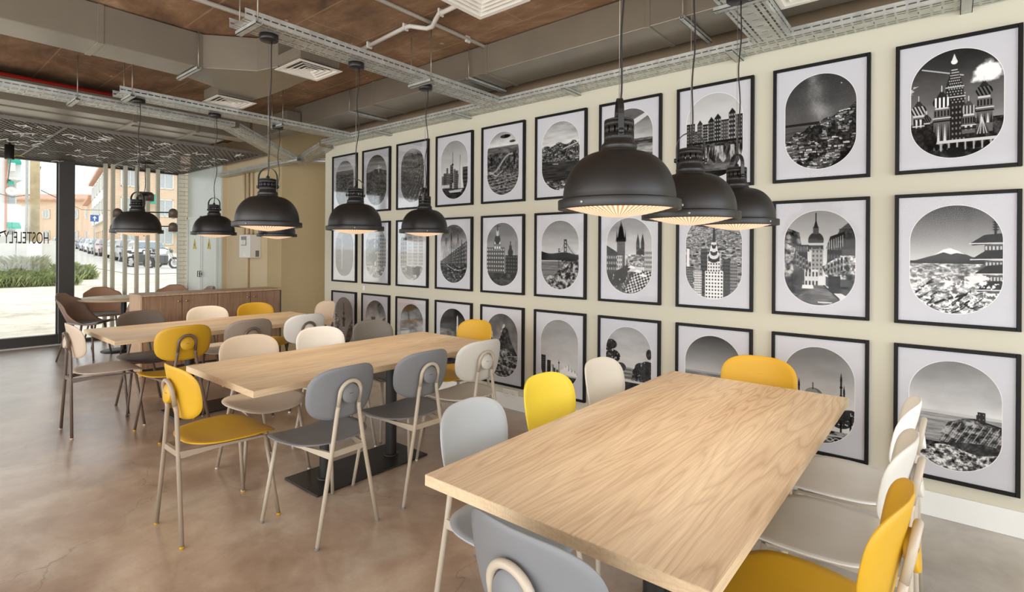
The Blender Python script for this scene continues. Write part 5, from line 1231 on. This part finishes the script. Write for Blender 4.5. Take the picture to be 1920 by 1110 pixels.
obj('pole', G().tube([(0, 0, 0), (0, 0, 3.4)], .04, 8), 'pole_grey', sg); pn = obj('panel', G().box(.02, .06, -.28, .28, 2.95, 3.5), 'blue_sign', sg, bevel=.01)
mt = Matrix(((0, 0, 1, 0), (1, 0, 0, 0), (0, 1, 0, 0), (0, 0, 0, 1))); obj('arrow', G().prism([(-.04, 3.02), (.04, 3.02), (.04, 3.22), (.15, 3.22), (0, 3.42), (-.15, 3.22), (-.04, 3.22)], .06, .075, mt), 'shutter', pn)
# cars
def make_car():
    t = empty('car')                               # faces +Y, 4.3 long
    L = 2.15
    side = [(-L, .35), (-L, .78), (-L + .12, .95), (-L + .35, 1.40), (-.9, 1.47), (.1, 1.46), (.62, 1.30), (1.18, .98), (1.85, .86), (2.12, .70), (2.15, .35), (1.75, .28), (-1.8, .28)]
    n = len(side); V = []
    for x in (-.85, -.80, .80, .85):
        for y, z in side:
            k = 1 if abs(x) == .85 else 1
            xx = x * (.80 if z > 1.2 else (.95 if z > .9 else 1.0)) if abs(x) > .8 else x * (.80 if z > 1.2 else .97)
            V.append((xx, y * (.985 if abs(x) > .8 else 1), z))
    F = [tuple(range(n))[::-1], tuple(range(3 * n, 4 * n))]
    for s in range(3):
        F += [(s * n + i, s * n + (i + 1) % n, (s + 1) * n + (i + 1) % n, (s + 1) * n + i) for i in range(n)]
    obj('body', G().add(V, F), 'car_white', t, bevel=.05, seg=2)
    g = G()
    for s in (-1, 1): g.add([(s * .835, -1.62, .97), (s * .69, -1.48, 1.34), (s * .69, .42, 1.34), (s * .835, 1.02, .97)], [(0, 1, 2, 3)])
    g.add([(-.66, .50, 1.37), (.66, .50, 1.37), (.76, 1.20, 1.0), (-.76, 1.20, 1.0)], [(0, 1, 2, 3)]); g.add([(-.64, -1.82, 1.36), (.64, -1.82, 1.36), (.74, -2.06, .99), (-.74, -2.06, .99)], [(0, 1, 2, 3)])
    obj('windows', g, 'car_glass', t, solid=.03)
    for s in (-1, 1):
        for y in (-1.32, 1.35):
            g = G().tube([(s * .66, y, .32), (s * .88, y, .32)], .32, 18); w_ = obj('wheel', g, 'tyre', t); obj('hub_cap', G().tube([(s * .88, y, .32), (s * .895, y, .32)], .19, 14), 'hub', w_)
    for s in (-1, 1):
        obj('headlamp', G().box(s * .62 - .16, s * .62 + .16, 2.04, 2.16, .62, .78), 'car_glass', t, bevel=.02); obj('tail_lamp', G().box(s * .68 - .12, s * .68 + .12, -2.17, -2.08, .72, .92), 'lamp_red', t, bevel=.02)
        obj('mirror', G().box(s * .92 - .08, s * .92 + .08, .72, .86, .95, 1.08), 'car_white', t, bevel=.02)
    obj('bumper', G().box(-.80, .80, 2.10, 2.20, .34, .58).box(-.80, .80, -2.20, -2.10, .34, .60), 'car_glass', t, bevel=.03)
    return t
pc = make_car()
CARS = [(-88, 18.0, 84, 'car_blue', 'bluish car far down the road, seen from behind'),
        (-77, 16.2, -96, 'car_silver', 'silver car at the far end of the parked row'), (-70, 15.2, -96, 'car_white', 'white car second in the parked row from the far end'),
        (-63, 14.1, -96, 'car_grey', 'grey car third in the parked row'), (-56.5, 13.2, -96, 'car_red', 'reddish car in the middle of the parked row'),
        (-50, 12.5, -96, 'car_white', 'white car parked behind the beige posts'), (-44, 11.6, -97, 'car_dark', 'dark grey car in the parked row behind the posts'), (-38.5, 10.9, -98, 'car_white', 'nearest white car of the parked row, close to the motorbikes'), (-97, 17.0, 84, 'car_white', 'pale car farthest away, beside the dark window post')]
for x, y, rz, mt_, lb in CARS:
    c = copy_tree(pc, None, {M['car_white'].name: M[mt_]}); c.location = (x, y, gz(x) + .01); c.rotation_euler = (0, 0, R(rz)); tag(c, lb, 'car', 'cars parked along the road')
drop(pc)
def moto(x, y, rz, mat, label):
    t = tag(empty('motorbike', (x, y, gz(x)), R(rz)), label, 'motorbike', 'parked motorbikes')
    for yy, nm in ((-.68, 'wheel'), (.70, 'wheel')):
        g = G().tube([(0, yy + .27 * math.cos(a), .31 + .27 * math.sin(a)) for a in [2 * PI * k / 20 for k in range(20)]], .06, 8, closed=True); w_ = obj('wheel', g, 'tyre', t)
        obj('rim', G().tube([(-.02, yy, .31), (.02, yy, .31)], .13, 14), 'hub', w_)
    obj('tank', G().add([(-.14, -.1, .75), (.14, -.1, .75), (.16, .3, .78), (-.16, .3, .78), (-.10, -.05, 1.0), (.10, -.05, 1.0), (.10, .35, .98), (-.10, .35, .98)], [(0, 1, 2, 3), (4, 5, 6, 7), (0, 1, 5, 4), (1, 2, 6, 5), (2, 3, 7, 6), (3, 0, 4, 7)]), mat, t, bevel=.05)
    obj('seat', G().box(-.12, .12, -.75, -.10, .76, .86), 'tyre', t, bevel=.03); obj('engine', G().box(-.16, .16, -.25, .28, .28, .72), 'moto', t, bevel=.04)
    g = G()
    for s in (-.09, .09): g.tube([(s, .70, .31), (s, .45, .95), (s, .40, 1.05)], .03, 8)
    obj('fork', g, 'hub', t); obj('handlebar', G().tube([(-.38, .25, 1.12), (-.12, .40, 1.05), (.12, .40, 1.05), (.38, .25, 1.12)], .02, 8), 'moto', t)
    obj('headlamp', G().lathe([(.001, 0), (.09, 0), (.09, .10), (.001, .14)], 14), 'moto', t).matrix_local = Matrix.Translation((0, .56, .95)) @ Matrix.Rotation(R(90), 4, 'X')
    obj('tail', G().box(-.09, .09, -.95, -.70, .80, .95), mat, t, bevel=.03)
moto(-33.0, 10.05, -50, 'car_white', 'white motorbike leaning at the end of the parked cars')
moto(-34.5, 9.65, -46, 'moto', 'dark motorbike parked left of the white one')
# weeds: a bank that nobody could count
def weeds(name, label, n, area_, hgt, mat, seed):
    r = random.Random(seed); V = []; F = []
    for k in range(n):
        x = r.uniform(*area_[0]); y = r.uniform(*area_[1]); h = hgt * r.uniform(.35, 1) * (.6 + .4 * math.sin(x * 1.3 + y * 2.1) ** 2); a = r.uniform(0, 6.28); lx, ly = math.cos(a) * h * .5, math.sin(a) * h * .5; w = .02 + .03 * r.random()
        z = gz(x); n0 = len(V); V += [(x, y, z), (x + lx * .6 + w, y + ly * .6, z + h * .75), (x + lx * 1.2, y + ly * 1.2, z + h), (x + lx * .6 - w, y + ly * .6 + w, z + h * .6)]; F += [(n0, n0 + 1, n0 + 2, n0 + 3)]
    o = obj(name, G().add(V, F), mat); tag(o, label, 'weeds', kind='stuff')
weeds('weed_bank', 'green weeds growing on the sand outside the left pane', 12000, ((-28.5, -22.6), (1.0, 4.5)), .42, 'leaf', 1)
weeds('dry_weed_bank', 'pale dry weeds behind the green ones, before the low panels', 6000, ((-30.0, -29.3), (1.0, 4.6)), .9, 'leaf2', 2)
weeds('weed_tuft', 'green tuft of weeds just right of the dark window post', 2600, ((-29.5, -25.5), (4.85, 5.6)), .6, 'leaf', 3)
